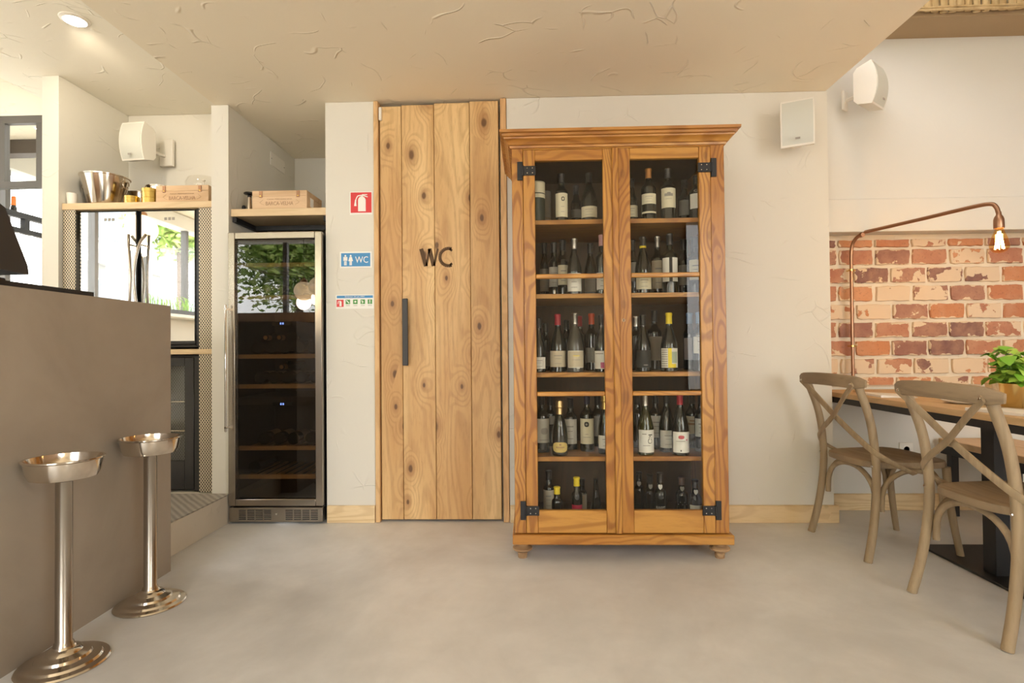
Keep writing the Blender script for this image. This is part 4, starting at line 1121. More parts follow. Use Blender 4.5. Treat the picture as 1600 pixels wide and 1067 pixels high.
# ================================================================== CHAIRS
def cross_back_chair(loc, rz, label):
    t = thing('dining_chair', label, 'chair', loc, rz, group='cross back chairs at the table')
    for s in (1, -1):
        MB().tube(spline([(-0.022, s * 0.222, 0.0), (0.012, s * 0.213, 0.14), (0.036, s * 0.205, 0.30), (0.042, s * 0.2, 0.46), (0.018, s * 0.2, 0.66), (-0.052, s * 0.204, 0.86)]), 0.0185, 12).build('back_post', 'chair', t)
        MB().tube(spline([(0.455, s * 0.205, 0.0), (0.43, s * 0.197, 0.15), (0.412, s * 0.19, 0.30), (0.405, s * 0.187, 0.432)]), [0.015 + 0.003 * i / 18 for i in range(19)], 12).build('leg', 'chair', t)
    # top rail: gently curved board with rounded ends
    pts, rad = [], []
    for i in range(15):
        y = -0.26 + 0.52 * i / 14
        pts.append((-0.052 - 0.04 * (1 - (y / 0.26) ** 2) + 0.008, y, 0.842 + 0.012 * (1 - (y / 0.26) ** 2)))
        e = abs(y) / 0.26
        rad.append(1.0 - 0.45 * max(0.0, (e - 0.72) / 0.28) ** 2)
    MB().tube(pts, rad, 14, up=(1, 0, 0), rect=(0.062, 0.024)).build('top_rail', 'chair_y', t)
    # crossed straps running on along the seat sides
    for s in (1, -1):
        o_ = 0.0 if s > 0 else 0.012
        MB().tube(spline([(-0.073, s * 0.209, 0.838), (-0.048 - o_, s * 0.12, 0.762), (-0.022 - o_, 0.0, 0.662), (-0.002 - o_, -s * 0.12, 0.58), (0.026, -s * 0.214, 0.515), (0.10, -s * 0.238, 0.465), (0.2, -s * 0.243, 0.415)], 5), 1.0, 10, up=(1, s * 0.25, 0.0), rect=(0.028, 0.0095)).build('cross_strap', 'chair', t)
    # saddle seat
    def outline(scale, z):
        q = []
        for i in range(40):
            a = 2 * PI * i / 40
            ca, sa = math.cos(a), math.sin(a)
            ex = 0.5
            u = math.copysign(abs(ca) ** ex, ca)
            v_ = math.copysign(abs(sa) ** ex, sa)
            x = 0.225 + 0.215 * u * scale
            wy = 0.184 + 0.045 * (x / 0.43)
            q.append((x, wy * v_ * scale, z))
        return q
    rings = [outline(0.94, 0.428), outline(0.99, 0.432), outline(1.0, 0.446), outline(0.985, 0.459), outline(0.93, 0.463), outline(0.6, 0.456), outline(0.25, 0.453)]
    vs_ = [p for r_ in rings for p in r_] + [(0.225, 0, 0.453), (0.225, 0, 0.428)]
    n = 40
    fs = [(k * n + i, k * n + (i + 1) % n, (k + 1) * n + (i + 1) % n, (k + 1) * n + i) for k in range(len(rings) - 1) for i in range(n)]
    e = (len(rings) - 1) * n
    fs += [(e + i, e + (i + 1) % n, len(vs_) - 2) for i in range(n)] + [((i + 1) % n, i, len(vs_) - 1) for i in range(n)]
    MB().add(vs_, fs).build('seat', 'chair_y', t)
    # bentwood arches under the seat
    def arch(p, q):
        p, q = Vector(p), Vector(q)
        d = q - p
        out = []
        for i in range(17):
            a = PI * i / 16
            out.append(p + d * (0.5 - 0.5 * math.cos(a) * 1.0) + Vector((0, 0, 0.165 * math.sin(a) ** 0.75)))
        MB().tube([p - Vector((0, 0, 0.025))] + out + [q - Vector((0, 0, 0.025))], 0.0125, 10).build('arch_stretcher', 'chair', t)
    arch((0.052, 0.18, 0.255), (0.052, -0.18, 0.255))
    arch((0.400, 0.168, 0.255), (0.400, -0.168, 0.255))
    for s in (1, -1):
        arch((0.066, s * 0.2, 0.255), (0.392, s * 0.196, 0.255))
        bl = MB()
        for z, x in ((0.515, 0.018), (0.445, 0.02), (0.838, -0.08)):
            bl.lathe([(0, 0), (0.006, 0), (0.005, 0.003), (0, 0.004)], 8, (x + 0.0015, s * 0.2, z), 'z', Matrix.Rotation(R(-90), 3, 'Y'))
        bl.build('bolt_caps', 'chrome', t)
    return t
cross_back_chair((1.59, 2.872, 0), R(5), 'weathered cross back wooden chair nearest the back wall')
cross_back_chair((1.600, 2.112, 0), R(1), 'weathered cross back wooden chair nearest the viewer')

# ---- table with pedestal
tb = thing('dining_table', 'long oak dining table on a black steel pedestal by the brick wall', 'table', (2.09, 2.5, 0))
ty0, ty1 = -1.6, 0.985
for i in range(4):
    a = -0.302 + i * 0.151
    MB().box(a + 0.0006, a + 0.1504, ty0, ty1, 0.722, 0.75, 0.002).build('top_plank', 'table', tb)
MB().box(-0.298, -0.268, ty0 + 0.01, ty1 - 0.01, 0.69, 0.7215).box(0.268, 0.298, ty0 + 0.01, ty1 - 0.01, 0.69, 0.7215).box(-0.268, 0.268, ty1 - 0.04, ty1 - 0.01, 0.69, 0.7215).box(-0.268, 0.268, -0.05, 0.05, 0.69, 0.7215).box(-0.268, 0.268, ty0 + 0.01, ty0 + 0.04, 0.69, 0.7215).build('steel_frame', 'black', tb)
for y in (0.0, -1.35):
    MB().box(-0.065, 0.0, y - 0.035, y + 0.035, 0.012, 0.6895, 0.002).build('pedestal_post', 'black', tb)
    MB().box(-0.12, 0.25, y - 0.30, y + 0.36, 0.0, 0.012, 0.002).build('base_plate', 'black', tb)
# ---- bench on the far side
bn = thing('bench', 'oak topped bench with black steel frame behind the table', 'bench', (2.72, 2.6, 0))
for i in range(2):
    MB().box(-0.21 + i * 0.21 + 0.0006, 0.0 + i * 0.21 - 0.0006, -1.5, 0.86, 0.412, 0.45, 0.003).build('seat_plank', 'table', bn)
MB().box(-0.205, -0.165, -1.49, 0.85, 0.36, 0.4115).box(0.165, 0.205, -1.49, 0.85, 0.36, 0.4115).build('frame_rail', 'black', bn)
for y in (-1.4, -0.3, 0.78):
    for x in (-0.185, 0.185):
        MB().box(x - 0.02, x + 0.02, y - 0.02, y + 0.02, 0.0, 0.3595).build('leg', 'black', bn)

# ---- table things
pl = thing('basil_pot', 'bushy green basil plant in a shiny gold pot on the table', 'potted plant', (2.105, 2.44, 0.7505))
MB().lathe([(0, 0), (0.048, 0), (0.05, 0.003), (0.058, 0.098), (0.06, 0.102), (0.057, 0.104), (0.054, 0.098), (0.054, 0.09), (0, 0.09)], 32).build('pot', 'gold_pot', pl)
st = MB()
rr = random.Random(3)
def leaf_mesh(seed):
    q = random.Random(seed)
    vs_, fs = [], []
    prof_ = [(0, 0.003), (0.15, 0.019), (0.42, 0.030), (0.75, 0.022), (1.0, 0.002)]
    curl = q.uniform(0.15, 0.5)
    for u, wd in prof_:
        z = 0.016 * math.sin(u * PI) - curl * 0.045 * u * u
        vs_ += [(u * 0.058, -wd, z - 0.003), (u * 0.058, 0, z), (u * 0.058, wd, z - 0.003)]
    for i in range(4):
        fs += [(i * 3, i * 3 + 1, i * 3 + 4, i * 3 + 3), (i * 3 + 1, i * 3 + 2, i * 3 + 5, i * 3 + 4)]
    me = MB().add(vs_, fs).mesh('leaf')
    me.materials.append(M['basil' if seed % 2 else 'basil2'])
    return me
lm = [leaf_mesh(i) for i in range(6)]
for i in range(24):
    a = rr.uniform(0, 2 * PI)
    tipr = rr.uniform(0.015, 0.075)
    h = rr.uniform(0.14, 0.255) - tipr * 0.35
    b0 = Vector((0.02 * math.cos(a), 0.02 * math.sin(a), 0.08))
    b1 = Vector((tipr * math.cos(a), tipr * math.sin(a), h))
    st.tube(spline([b0, (b0 + b1) / 2 + Vector((0, 0, 0.015)), b1], 3), 0.0018, 5)
    for j in range(6):
        f = 0.45 + 0.55 * (j // 2) / 2
        p = b0.lerp(b1, f)
        az = a + (j % 2) * PI + (j // 2) * 1.57 + rr.uniform(-0.5, 0.5)
        o = place('leaf', lm[rr.randrange(6)], pl)
        o.location = p
        sc_ = rr.uniform(0.6, 1.15)
        o.scale = (sc_, sc_, sc_)
        o.rotation_euler = (rr.uniform(-0.3, 0.3), rr.uniform(-0.75, 0.35), az)
st.build('stems', 'stem', pl)
tag(MB().lathe([(0, 0.0), (0.05, 0.0), (0.085, 0.008), (0.095, 0.014), (0.096, 0.016), (0.083, 0.012), (0.05, 0.004), (0, 0.004)], 36, (2.02, 2.60, 0.7505)).build('plate', 'paper'), 'white side plate on the table behind the gold basil pot', 'plate')
nk = thing('folded_menu', 'white folded menu lying on the table edge near the viewer', 'menu', (1.93, 2.2, 0.7505), R(12))
MB().box(-0.105, 0.105, -0.15, 0.15, 0.0, 0.002).build('lower_leaf', 'paper', nk)
MB().prism([(-0.105, 0.0022), (0.105, 0.0022), (0.105, 0.0042), (-0.1, 0.012), (-0.105, 0.011)], 'y', -0.148, 0.148).build('upper_leaf', 'paper', nk)
mn = thing('folded_menu', 'white paper menu lying on the table near the brick wall', 'menu', (1.93, 3.02, 0.7505), R(-8))
MB().box(-0.085, 0.085, -0.12, 0.12, 0.0, 0.002).build('lower_leaf', 'paper', mn)
MB().prism([(-0.085, 0.0022), (0.085, 0.0022), (0.085, 0.004), (-0.08, 0.013), (-0.085, 0.011)], 'y', -0.118, 0.118).build('upper_leaf', 'paper', mn)
gl = thing('drinking_glass', 'clear low glass tumbler standing by the menu near the brick wall', 'glass', (1.905, 3.24, 0.7505))
MB().lathe([(0, 0), (0.03, 0), (0.034, 0.04), (0.034, 0.041), (0.031, 0.04), (0.028, 0.004), (0, 0.004)], 24).build('glass_wall', 'clear', gl)
bx_ = thing('wooden_block', 'small wooden table number block behind the gold pot', 'wooden block', (2.17, 2.63, 0.7505))
MB().box(-0.03, 0.03, -0.02, 0.02, 0, 0.095, 0.003).build('block', 'table', bx_)
MB().lathe([(0, 0), (0.003, 0), (0.003, 0.001), (0, 0.001)], 8, (0.012, -0.02, 0.07), 'y').build('nail', 'ink', bx_)

# ---- copper wall lamp
lp = thing('wall_lamp', 'copper pipe wall lamp with long arm and glowing bare bulb', 'lamp', (2.085, 3.6, 0.7665))
pz = 0.7665
def lpp(x, y, z): return (x - 2.085, y - 3.6, z - pz)
MB().tube([lpp(2.085, 3.6, pz + 0.001)] + spline([lpp(2.085, 3.6, 1.0), lpp(2.086, 3.6, 1.45), lpp(2.087, 3.598, 1.63), lpp(2.095, 3.57, 1.70), lpp(2.115, 3.51, 1.735)], 6), 0.0105, 12).build('upright_pipe', 'copper', lp)
MB().tube([lpp(2.113, 3.512, 1.735)] + spline([lpp(2.25, 3.2, 1.742), lpp(2.362, 2.975, 1.752), lpp(2.395, 2.905, 1.748), lpp(2.408, 2.885, 1.728), lpp(2.413, 2.876, 1.69)], 6), 0.0105, 12).build('arm', 'copper', lp)
MB().lathe([(0, -0.0), (0.013, 0.0), (0.013, 0.03), (0, 0.03)], 12, lpp(2.104, 3.53, 1.718), 'y').build('elbow_joint', 'copper', lp)
bxp, byp = 2.413, 2.876
MB().lathe([(0.0, 1.615), (0.0215, 1.615), (0.023, 1.62), (0.0225, 1.66), (0.0185, 1.674), (0.012, 1.684), (0.011, 1.70), (0, 1.70)], 20).xf(Matrix.Translation(lpp(bxp, byp, 0))).build('socket', 'copper', lp)
bo_ = MB().lathe([(0.0, 1.488), (0.017, 1.490), (0.032, 1.499), (0.040, 1.514), (0.042, 1.532), (0.036, 1.56), (0.023, 1.595), (0.0165, 1.614)], 24).xf(Matrix.Translation(lpp(bxp, byp, 0))).build('bulb', 'bulb_glass', lp)
fm = MB()
for k in range(7):
    a = k * 2 * PI / 7
    fm.tube([lpp(bxp + 0.005 * math.cos(a), byp + 0.005 * math.sin(a), 1.60), lpp(bxp + 0.02 * math.cos(a), byp + 0.02 * math.sin(a), 1.51), lpp(bxp + 0.013 * math.cos(a + 0.9), byp + 0.013 * math.sin(a + 0.9), 1.585)], 0.0013, 5)
fm.build('filament', 'filament', bo_)
light('bulb_light', 'POINT', (bxp, byp, 1.54), (0, 0, 0), 3.0, (1, 0.66, 0.32), shadow_soft_size=0.02)
for zc in (1.51, 1.02):
    MB().cyl(lpp(2.085, 3.608, zc), lpp(2.085, 3.65, zc), 0.004, seg=8).lathe([(0.0108, -0.006), (0.0140, -0.006), (0.0140, 0.006), (0.0108, 0.006), (0.0108, -0.006)], 12, lpp(2.085, 3.6, zc), caps=False).cyl(lpp(2.097, 3.6, zc), lpp(2.112, 3.6, zc), 0.003, seg=6).build('pipe_clip', 'brass', lp)

# ---- wall socket below the bricks
so = thing('wall_socket', 'white electrical socket on the wall under the table', 'socket', (2.342, 3.5025, 0.375))
MB().box(-0.042, 0.042, -0.009, 0.0, -0.042, 0.042, 0.003).build('plate', 'white_plastic', so)
MB().lathe([(0, 0), (0.021, 0), (0.021, 0.002), (0.018, 0.002), (0.017, -0.004), (0, -0.004)], 20, (0, -0.009, 0), 'y').build('socket_well', 'white_plastic', so)

# ---- loudspeakers
def speaker(loc, rz, label, wall_d, cup=True):
    t = thing('wall_speaker', label, 'speaker', loc, rz, group='white wall speakers')
    hw, hh = 0.083, 0.128
    arc = [(-0.125 + 0.028 * (z / hh) ** 2, z) for z in [-hh + 2 * hh * i / 10 for i in range(11)]]
    MB().prism(arc + [(-0.02, hh - 0.02), (0.0, hh - 0.045), (0.0, -hh + 0.045), (-0.02, -hh + 0.02)], 'x', -hw, hw).build('speaker_case', 'white_plastic', t)
    g0 = [(y - 0.0035, z * 0.93) for y, z in arc]
    MB().prism(g0 + [(y + 0.005, z) for y, z in reversed(g0)], 'x', -hw + 0.007, hw - 0.007).build('grille', 'grille', t)
    MB().box(-0.012, 0.012, -0.1315, -0.128, -0.1, -0.09).build('badge', 'grey_ink', t)
    return t
sp = speaker((-2.612, 3.66, 2.432), R(-6), 'white wall speaker above the ice buckets in the bar niche', 0.1)
MB().cyl((0.0, -0.005, -0.02), (0.03, 0.14, -0.02), 0.012).box(-0.01, 0.09, 0.14, 0.165, -0.09, 0.1, 0.004).build('wall_bracket', 'white_plastic', sp)
sp = speaker((1.53, 3.14, 2.252), R(-24), 'white wall speaker above and right of the wine cabinet', 0.1)
MB().cyl((0.0, -0.005, -0.02), (0.0, 0.085, -0.02), 0.012).box(-0.03, 0.03, 0.074, 0.09, -0.08, 0.04, 0.004).build('wall_bracket', 'white_plastic', sp)
sp = speaker((2.02, 3.37, 2.565), R(38), 'white wall speaker on the recessed wall by the reed fringe', 0.1)
MB().cyl((0.0, -0.005, -0.02), (0.03, 0.10, -0.02), 0.012).box(-0.005, 0.05, 0.084, 0.10, -0.08, 0.04, 0.004).build('wall_bracket', 'white_plastic', sp)

# ---- signs on the wall
sg = thing('fire_extinguisher_sign', 'square red sign with white fire extinguisher symbol', 'sign', (-0.9955, D, 1.905))
MB().box(-0.068, 0.068, -0.004, -0.0002, -0.069, 0.069).build('sign_board', 'white', sg)
MB().box(-0.063, 0.063, -0.0052, -0.0041, -0.058, 0.064).build('red_field', 'red', sg)
ex = MB().prism([(-0.018, -0.05), (0.028, -0.05), (0.028, 0.02), (0.022, 0.032), (0.012, 0.038), (-0.004, 0.038), (-0.013, 0.032), (-0.018, 0.02)], 'y', -0.0064, -0.0053)
stroke(ex, [(0.005, 0.038), (0.006, 0.046)], 0.012, -0.0053)
stroke(ex, [(0.04, 0.036), (0.008, 0.047), (-0.02, 0.043), (-0.03, 0.025), (-0.034, -0.01)], 0.006, -0.0053)
stroke(ex, [(0.038, 0.05), (0.006, 0.05)], 0.005, -0.0053)
ex.prism([(-0.042, -0.018), (-0.027, -0.018), (-0.03, 0.02), (-0.036, 0.02)], 'y', -0.0064, -0.0053)
ex.build('extinguisher_symbol', 'white', sg)
wg = thing('washroom_sign', 'blue washroom sign with two figures and letters', 'sign', (-1.03, D, 1.565))
MB().box(-0.096, 0.096, -0.004, -0.0002, -0.048, 0.048).build('sign_board', 'white', wg)
MB().box(-0.088, 0.088, -0.0052, -0.0041, -0.04, 0.04).build('blue_field', 'blue', wg)
for px_, dress in ((-0.062, False), (-0.03, True)):
    pm = MB()
    pm.prism([(px_ + 0.0055 * math.cos(a), 0.024 + 0.0055 * math.sin(a)) for a in [2 * PI * i / 12 for i in range(12)]], 'y', -0.0064, -0.0053)
    if dress:
        pm.prism([(px_ - 0.007, 0.017), (px_ + 0.007, 0.017), (px_ + 0.014, -0.008), (px_ - 0.014, -0.008)], 'y', -0.0064, -0.0053)
    else:
        pm.prism([(px_ - 0.012, 0.017), (px_ + 0.012, 0.017), (px_ + 0.012, -0.006), (px_ - 0.012, -0.006)], 'y', -0.0064, -0.0053)
    pm.prism([(px_ - 0.007, -0.0082), (px_ - 0.001, -0.0082), (px_ - 0.001, -0.033), (px_ - 0.007, -0.033)], 'y', -0.0064, -0.0053)
    pm.prism([(px_ + 0.001, -0.0082), (px_ + 0.007, -0.0082), (px_ + 0.007, -0.033), (px_ + 0.001, -0.033)], 'y', -0.0064, -0.0053)
    pm.build('figure_symbol', 'white', wg)
text_on_wall('WC', 0.036, -0.0053, 0.0, 0.078, 0.038, 'white', wg)
ig = thing('extinguisher_notice', 'narrow white notice with blue heading and small green pictograms', 'sign', (-1.036, D, 1.3135))
MB().box(-0.116, 0.114, -0.003, -0.0002, -0.042, 0.042).build('sign_board', 'white', ig)
MB().box(-0.11, 0.108, -0.004, -0.0031, 0.022, 0.037).build('heading_bar', 'blue', ig)
text_on_wall('Extintor de pó ABC', 0.0, -0.0041, 0.0295, 0.12, 0.009, 'white', ig)
MB().box(-0.111, -0.069, -0.004, -0.0031, -0.03, 0.013).build('red_square', 'red', ig)
e2 = MB().prism([(-0.094, -0.026), (-0.081, -0.026), (-0.081, 0.0), (-0.086, 0.006), (-0.094, 0.0)], 'y', -0.0049, -0.0041)
stroke(e2, [(-0.086, 0.005), (-0.1, 0.004), (-0.103, -0.012)], 0.003, -0.0041)
e2.build('extinguisher_symbol', 'white', ig)
for k, x in enumerate((-0.043, 0.002, 0.047, 0.09)):
    sq = MB().box(x - 0.0135, x + 0.0135, -0.004, -0.0031, -0.014, 0.013).build('pictogram', 'green', ig)
    g = MB()
    if k == 0:
        stroke(g, [(x - 0.009, 0.009), (x + 0.008, -0.009)], 0.005, -0.0041)
    elif k == 1:
        g.prism([(x + 0.006 * math.cos(a), 0.0 + 0.006 * math.sin(a)) for a in [2 * PI * i / 10 for i in range(10)]], 'y', -0.0049, -0.0041)
    elif k == 2:
        stroke(g, [(x - 0.008, 0.006), (x + 0.002, 0.0), (x - 0.004, -0.009)], 0.005, -0.0041)
    else:
        stroke(g, [(x, 0.01), (x, -0.003)], 0.005, -0.0041)
        g.box(x - 0.0025, x + 0.0025, -0.0049, -0.0041, -0.01, -0.006)
    g.build('pictogram_mark', 'white', sq)
    MB().box(x - 0.012, x + 0.012, -0.0036, -0.0031, -0.024, -0.0215).build('caption_line', 'grey_ink', ig)

# ---- blank cover on the pier side
cv = thing('cover_plate', 'blank white cover plate on the side of the pier above the cooler', 'cover plate', (-1.806, 3.9, 2.383))
MB().box(0.0003, 0.006, -0.11, 0.11, -0.046, 0.046, 0.001).build('plate', 'white_plastic', cv)
for y in (-0.1, 0.1):
    MB().box(0.006, 0.0068, y - 0.003, y + 0.003, -0.003, 0.003).build('screw', 'ink', cv)

# ---- wine crates
def crate(loc, w_, dpt, h, label, side_label=False):
    t = thing('wine_crate', label, 'crate', loc, group='pine wine crates')
    MB().box(-w_ / 2, w_ / 2, 0, dpt, 0, h * 0.70, 0.0015).build('box_body', 'crate', t)
    MB().box(-w_ / 2, w_ / 2, 0, dpt, h * 0.702, h, 0.0015).build('lid', 'crate', t)
    for x in (-w_ * 0.34, w_ * 0.34):
        l = MB().box(x - 0.01, x + 0.01, -0.004, -0.0003, h * 0.62, h * 0.97, 0.001).build('clasp', 'copper', t)
        MB().lathe([(0, 0), (0.005, 0), (0.004, 0.003), (0, 0.004)], 8, (x, -0.004, h * 0.7), 'y').build('clasp_knob', 'brass', l)
    text_on_wall('BARCA-VELHA', 0.0, 0.0, h * 0.30, w_ * 0.50, h * 0.20, 'stamp', t)
    text_on_wall('CASA FERREIRINHA', 0.0, 0.0, h * 0.53, w_ * 0.46, h * 0.055, 'stamp', t)
    ov = MB()
    for s in (-1, 1):
        stroke(ov, [(s * w_ * 0.3, h * 0.5), (s * w_ * 0.36, h * 0.36), (s * w_ * 0.33, h * 0.28), (s * w_ * 0.28, h * 0.22)], 0.0012, -0.0006)
    ov.build('stamped_oval', 'stamp', t)
    if side_label:
        MB().box(w_ / 2 + 0.0002, w_ / 2 + 0.001, 0.05, 0.1, h * 0.2, h * 0.7).build('paper_label', 'paper', t)
    return t
crate((-1.508, 3.285, 1.8885), 0.338, 0.24, 0.112, 'pine wine crate with stamped lettering on the shelf above the wine cooler', True)
crate((-2.135, 3.32, 1.9425), 0.332, 0.2, 0.112, 'pine wine crate with stamped lettering beside the brass can in the bar niche')
vp = thing('vacuum_pump', 'small steel wine pump with black handle beside the crate', 'wine pump', (-1.722, 3.34, 1.8885))
MB().lathe([(0, 0), (0.014, 0), (0.015, 0.03), (0.0125, 0.06), (0.0115, 0.088), (0, 0.088)], 16).build('pump_body', 'steel', vp)
MB().lathe([(0, 0.088), (0.012, 0.088), (0.012, 0.1), (0.03, 0.106), (0.034, 0.112), (0.03, 0.117), (0, 0.118)], 16).build('pump_handle', 'black_gloss', vp)
bs = tag(MB().lathe([(0, 0), (0.011, 0), (0.012, 0.03), (0.008, 0.038), (0, 0.04)], 12, (-1.757, 3.34, 1.8885)).build('bottle_stopper', 'rubber'), 'small black bottle stopper left of the steel pump', 'stopper')

# ---- ice buckets and cans on the bar niche shelf
def bucket(loc, r0, r1, h, mat, label, handles=True):
    t = thing('ice_bucket', label, 'bucket', loc)
    MB().lathe([(0, 0.0), (r0, 0.0), (r0 * 1.02, 0.004), (r1, h - 0.008), (r1 * 1.045, h - 0.006), (r1 * 1.05, h), (r1 * 0.985, h), (r0 * 0.97, 0.012), (0, 0.01)], 40).build('bucket_wall', mat, t)
    if handles:
        for s in (1, -1):
            MB().tube([(s * (r1 * 0.93 + 0.012 + 0.004 * math.sin(2 * a)), 0.026 * math.cos(a), h * 0.74 + 0.026 * math.sin(a)) for a in [2 * PI * i / 18 for i in range(18)]], 0.0032, 6).cyl((s * r1 * 0.9, 0, h * 0.86), (s * (r1 * 0.93 + 0.016), 0, h * 0.86), 0.006).build('ring_handle', mat, t)
    return t
bucket((-2.708, 3.43, 1.9425), 0.086, 0.132, 0.205, 'steel', 'tall flared steel ice bucket at the left of the bar niche shelf')
bucket((-2.655, 3.69, 1.9425), 0.074, 0.1, 0.165, 'steel', 'smaller steel ice bucket behind the small brass cup').rotation_euler[2] = 0.6
bucket((-2.455, 3.60, 1.9425), 0.066, 0.09, 0.182, 'steel', 'steel ice bucket standing behind the wine crate', False)
def can(loc, r, h, label):
    t = thing('brass_can', label, 'brass can', loc)
    MB().lathe([(0, 0), (r, 0), (r, h * 0.40), (r * 1.03, h * 0.41), (r * 1.03, h * 0.45), (r, h * 0.46), (r, h * 0.78), (r * 1.03, h * 0.79), (r * 1.03, h), (r * 0.97, h), (r * 0.96, 0.004), (0, 0.004)], 32).build('can_wall', 'brass', t)
can((-2.47, 3.345, 1.9425), 0.042, 0.052, 'small brass cup standing between two ice buckets')
can((-2.355, 3.355, 1.9425), 0.05, 0.098, 'round brass can left of the wine crate')
gd = thing('glass_decanter', 'round clear glass decanter behind the wine crate', 'decanter', (-2.225, 3.695, 1.9425))
MB().lathe([(0, 0.0), (0.05, 0.0), (0.05, 0.008), (0.02, 0.02), (0.03, 0.06), (0.075, 0.12), (0.108, 0.19), (0.114, 0.23), (0.1, 0.265), (0.06, 0.285), (0.0, 0.29)], 32).build('glass_body', 'clear', gd)
MB().lathe([(0, 0.02), (0.004, 0.02), (0.004, 0.25), (0.011, 0.255), (0.011, 0.262), (0, 0.264)], 10).build('inner_stem', 'white_plastic', gd)
cpx = tag(MB().lathe([(0, 0), (0.025, 0), (0.029, 0.07), (0.0275, 0.07), (0.024, 0.004), (0, 0.004)], 20, (-2.825, 3.31, 1.9425)).build('cup', 'white_plastic'), 'small white cup at the left end of the bar niche shelf', 'cup')

# ---- downlights
def downlight(x, y, z, label, watt, aim=(0, 0, -1), cone=120):
    t = thing('downlight', label, 'ceiling light', (x, y, z), group='recessed downlights')
    MB().lathe([(0.0505, -0.0005), (0.0505, -0.011), (0.066, -0.005), (0.068, -0.0005), (0.0505, -0.0005)], 28, caps=False).build('trim_ring', 'white_plastic', t)
    MB().lathe([(0, -0.009), (0.0495, -0.009), (0.0495, -0.0008), (0, -0.0008)], 28).build('lens', 'lamp_glow', t)
    light('downlight_beam', 'SPOT', (x, y, z - 0.02), Vector(aim).to_track_quat('-Z', 'Y').to_euler(), watt, (1, 0.86, 0.66), spot_size=R(cone), spot_blend=0.7, shadow_soft_size=0.05)
downlight(-2.298, 2.708, ZL, 'recessed round downlight in the lower bar ceiling', 20, (-0.38, 0.85, -0.42), 86)
downlight(-3.95, 4.35, 2.86, 'recessed downlight glimpsed through the steel framed pane', 30)
struct('trim_beam', MB().box(-4.58, -3.26, 4.55, 4.67, 2.74, 2.859), 'dark_beam')

# ---- far left: steel framed hanging pane, glass rack, bright window beyond
sf = thing('steel_frame', 'grey steel framed hanging glass pane at the far left', 'glass partition', (-3.52, 3.55, 2.13))
for a, b, c_, d_ in ((-0.55, 0.285, 0.435, 0.485), (-0.55, 0.285, 0.0, 0.045)):
    MB().box(a, b, 0, 0.04, c_, d_).build('frame_rail', 'iron', sf)
for a in (-0.55, -0.018, 0.242):
    MB().box(a, a + 0.043, 0.001, 0.039, 0.046, 0.434).build('frame_stile', 'iron', sf)
MB().box(0.0255, 0.2415, 0.018, 0.022, 0.046, 0.434).build('glass_pane', 'pane', sf)
MB().box(-0.54, -0.52, 0.01, 0.03, 0.486, 0.729).build('hanger', 'iron', sf)
gr = thing('glass_rack', 'black hanging bar rack with stemmed glasses at the far left', 'rack', (-3.7, 4.0, 1.9))
MB().box(-0.02, 0.02, -0.55, 1.2, 0.11, 0.15).build('upper_rail', 'black', gr)
MB().box(-0.02, 0.02, -0.55, 1.2, 0.0, 0.035).build('lower_rail', 'black', gr)
for y in (-0.5, -0.1, 0.4, 0.9):
    MB().box(-0.018, 0.018, y, y + 0.04, 0.036, 0.109).build('rack_post', 'black', gr)
for y in (-0.3, 0.8):
    MB().cyl((0, y, 0.15), (0, y, 0.958), 0.008).build('hanging_rod', 'black', gr)
for k in range(7):
    y = 3.72 + k * 0.11
    g = thing('stemmed_glass', 'stemmed glass hanging upside down from the bar rack, number %s from the front' % ['one', 'two', 'three', 'four', 'five', 'six', 'seven'][k], 'glass', (-3.7, y, 1.899), group='glasses hanging from the rack')
    MB().lathe([(0, 0), (0.032, 0), (0.032, -0.003), (0.005, -0.008), (0.004, -0.08), (0.02, -0.1), (0.036, -0.14), (0.034, -0.19), (0.0325, -0.19), (0.034, -0.14), (0.018, -0.105), (0, -0.1)], 18).build('glass_body', 'clear', g)
ob = thing('orange_cap_bottle', 'bottle with orange cap standing on the hanging rack', 'bottle', (-3.7, 3.83, 2.0505))
MB().lathe([(0, 0), (0.02, 0), (0.02, 0.02), (0.014, 0.04), (0, 0.04)], 16).build('bottle_glass', 'b_dark', ob)
MB().lathe([(0, 0.04), (0.016, 0.04), (0.013, 0.105), (0, 0.105)], 16).build('cap', 'orange', ob)
struct('trim_sill', MB().box(-4.599, -4.38, -1.5, 2.6, 1.462, 1.5, 0.003), 'white_plastic')

# ================================================================== WHAT THE MIRRORS SHOW, PLUS ONE ADDED PENDANT
def pendant(x, y, z, r, label, ztop, watt=12):
    t = thing('globe_pendant', label, 'lamp', (x, y, z), group='globe pendant lamps')
    MB().lathe([(r * math.sin(PI * i / 16), -r * math.cos(PI * i / 16)) for i in range(17)], 28).build('globe', 'globe', t)
    MB().lathe([(0.05, r * 0.93), (0.055, r * 0.96), (0.05, r + 0.02), (0.012, r + 0.05), (0, r + 0.05)], 20).build('cap', 'copper', t)
    MB().cyl((0, 0, r + 0.05), (0, 0, ztop - z - 0.001), 0.004, seg=8).build('cord', 'ink', t)
    light('globe_light', 'POINT', (x, y, z - r - 0.03), (0, 0, 0), watt, (1, 0.74, 0.45), shadow_soft_size=0.1)
pendant(-4.0, 1.05, 2.3, 0.15, 'opal globe pendant lamp mirrored in the upper bar fridge', 2.86)
pendant(-3.17, -1.2, 1.87, 0.135, 'opal globe pendant lamp mirrored high in the wine cooler door', ZL)
pendant(-2.86, -0.95, 1.9, 0.135, 'opal globe pendant lamp mirrored beside another in the cooler door', ZL)
pendant(1.0, -0.9, 1.95, 0.15, 'added opal globe pendant behind the viewer, unseen warm fill light', ZC, 22)  # added lamp, out of view, to warm and brighten the bar niche
ground = struct('floor_street', MB().box(-40, -4.81, -40, 20, 0.6, 1.0), 'asphalt')
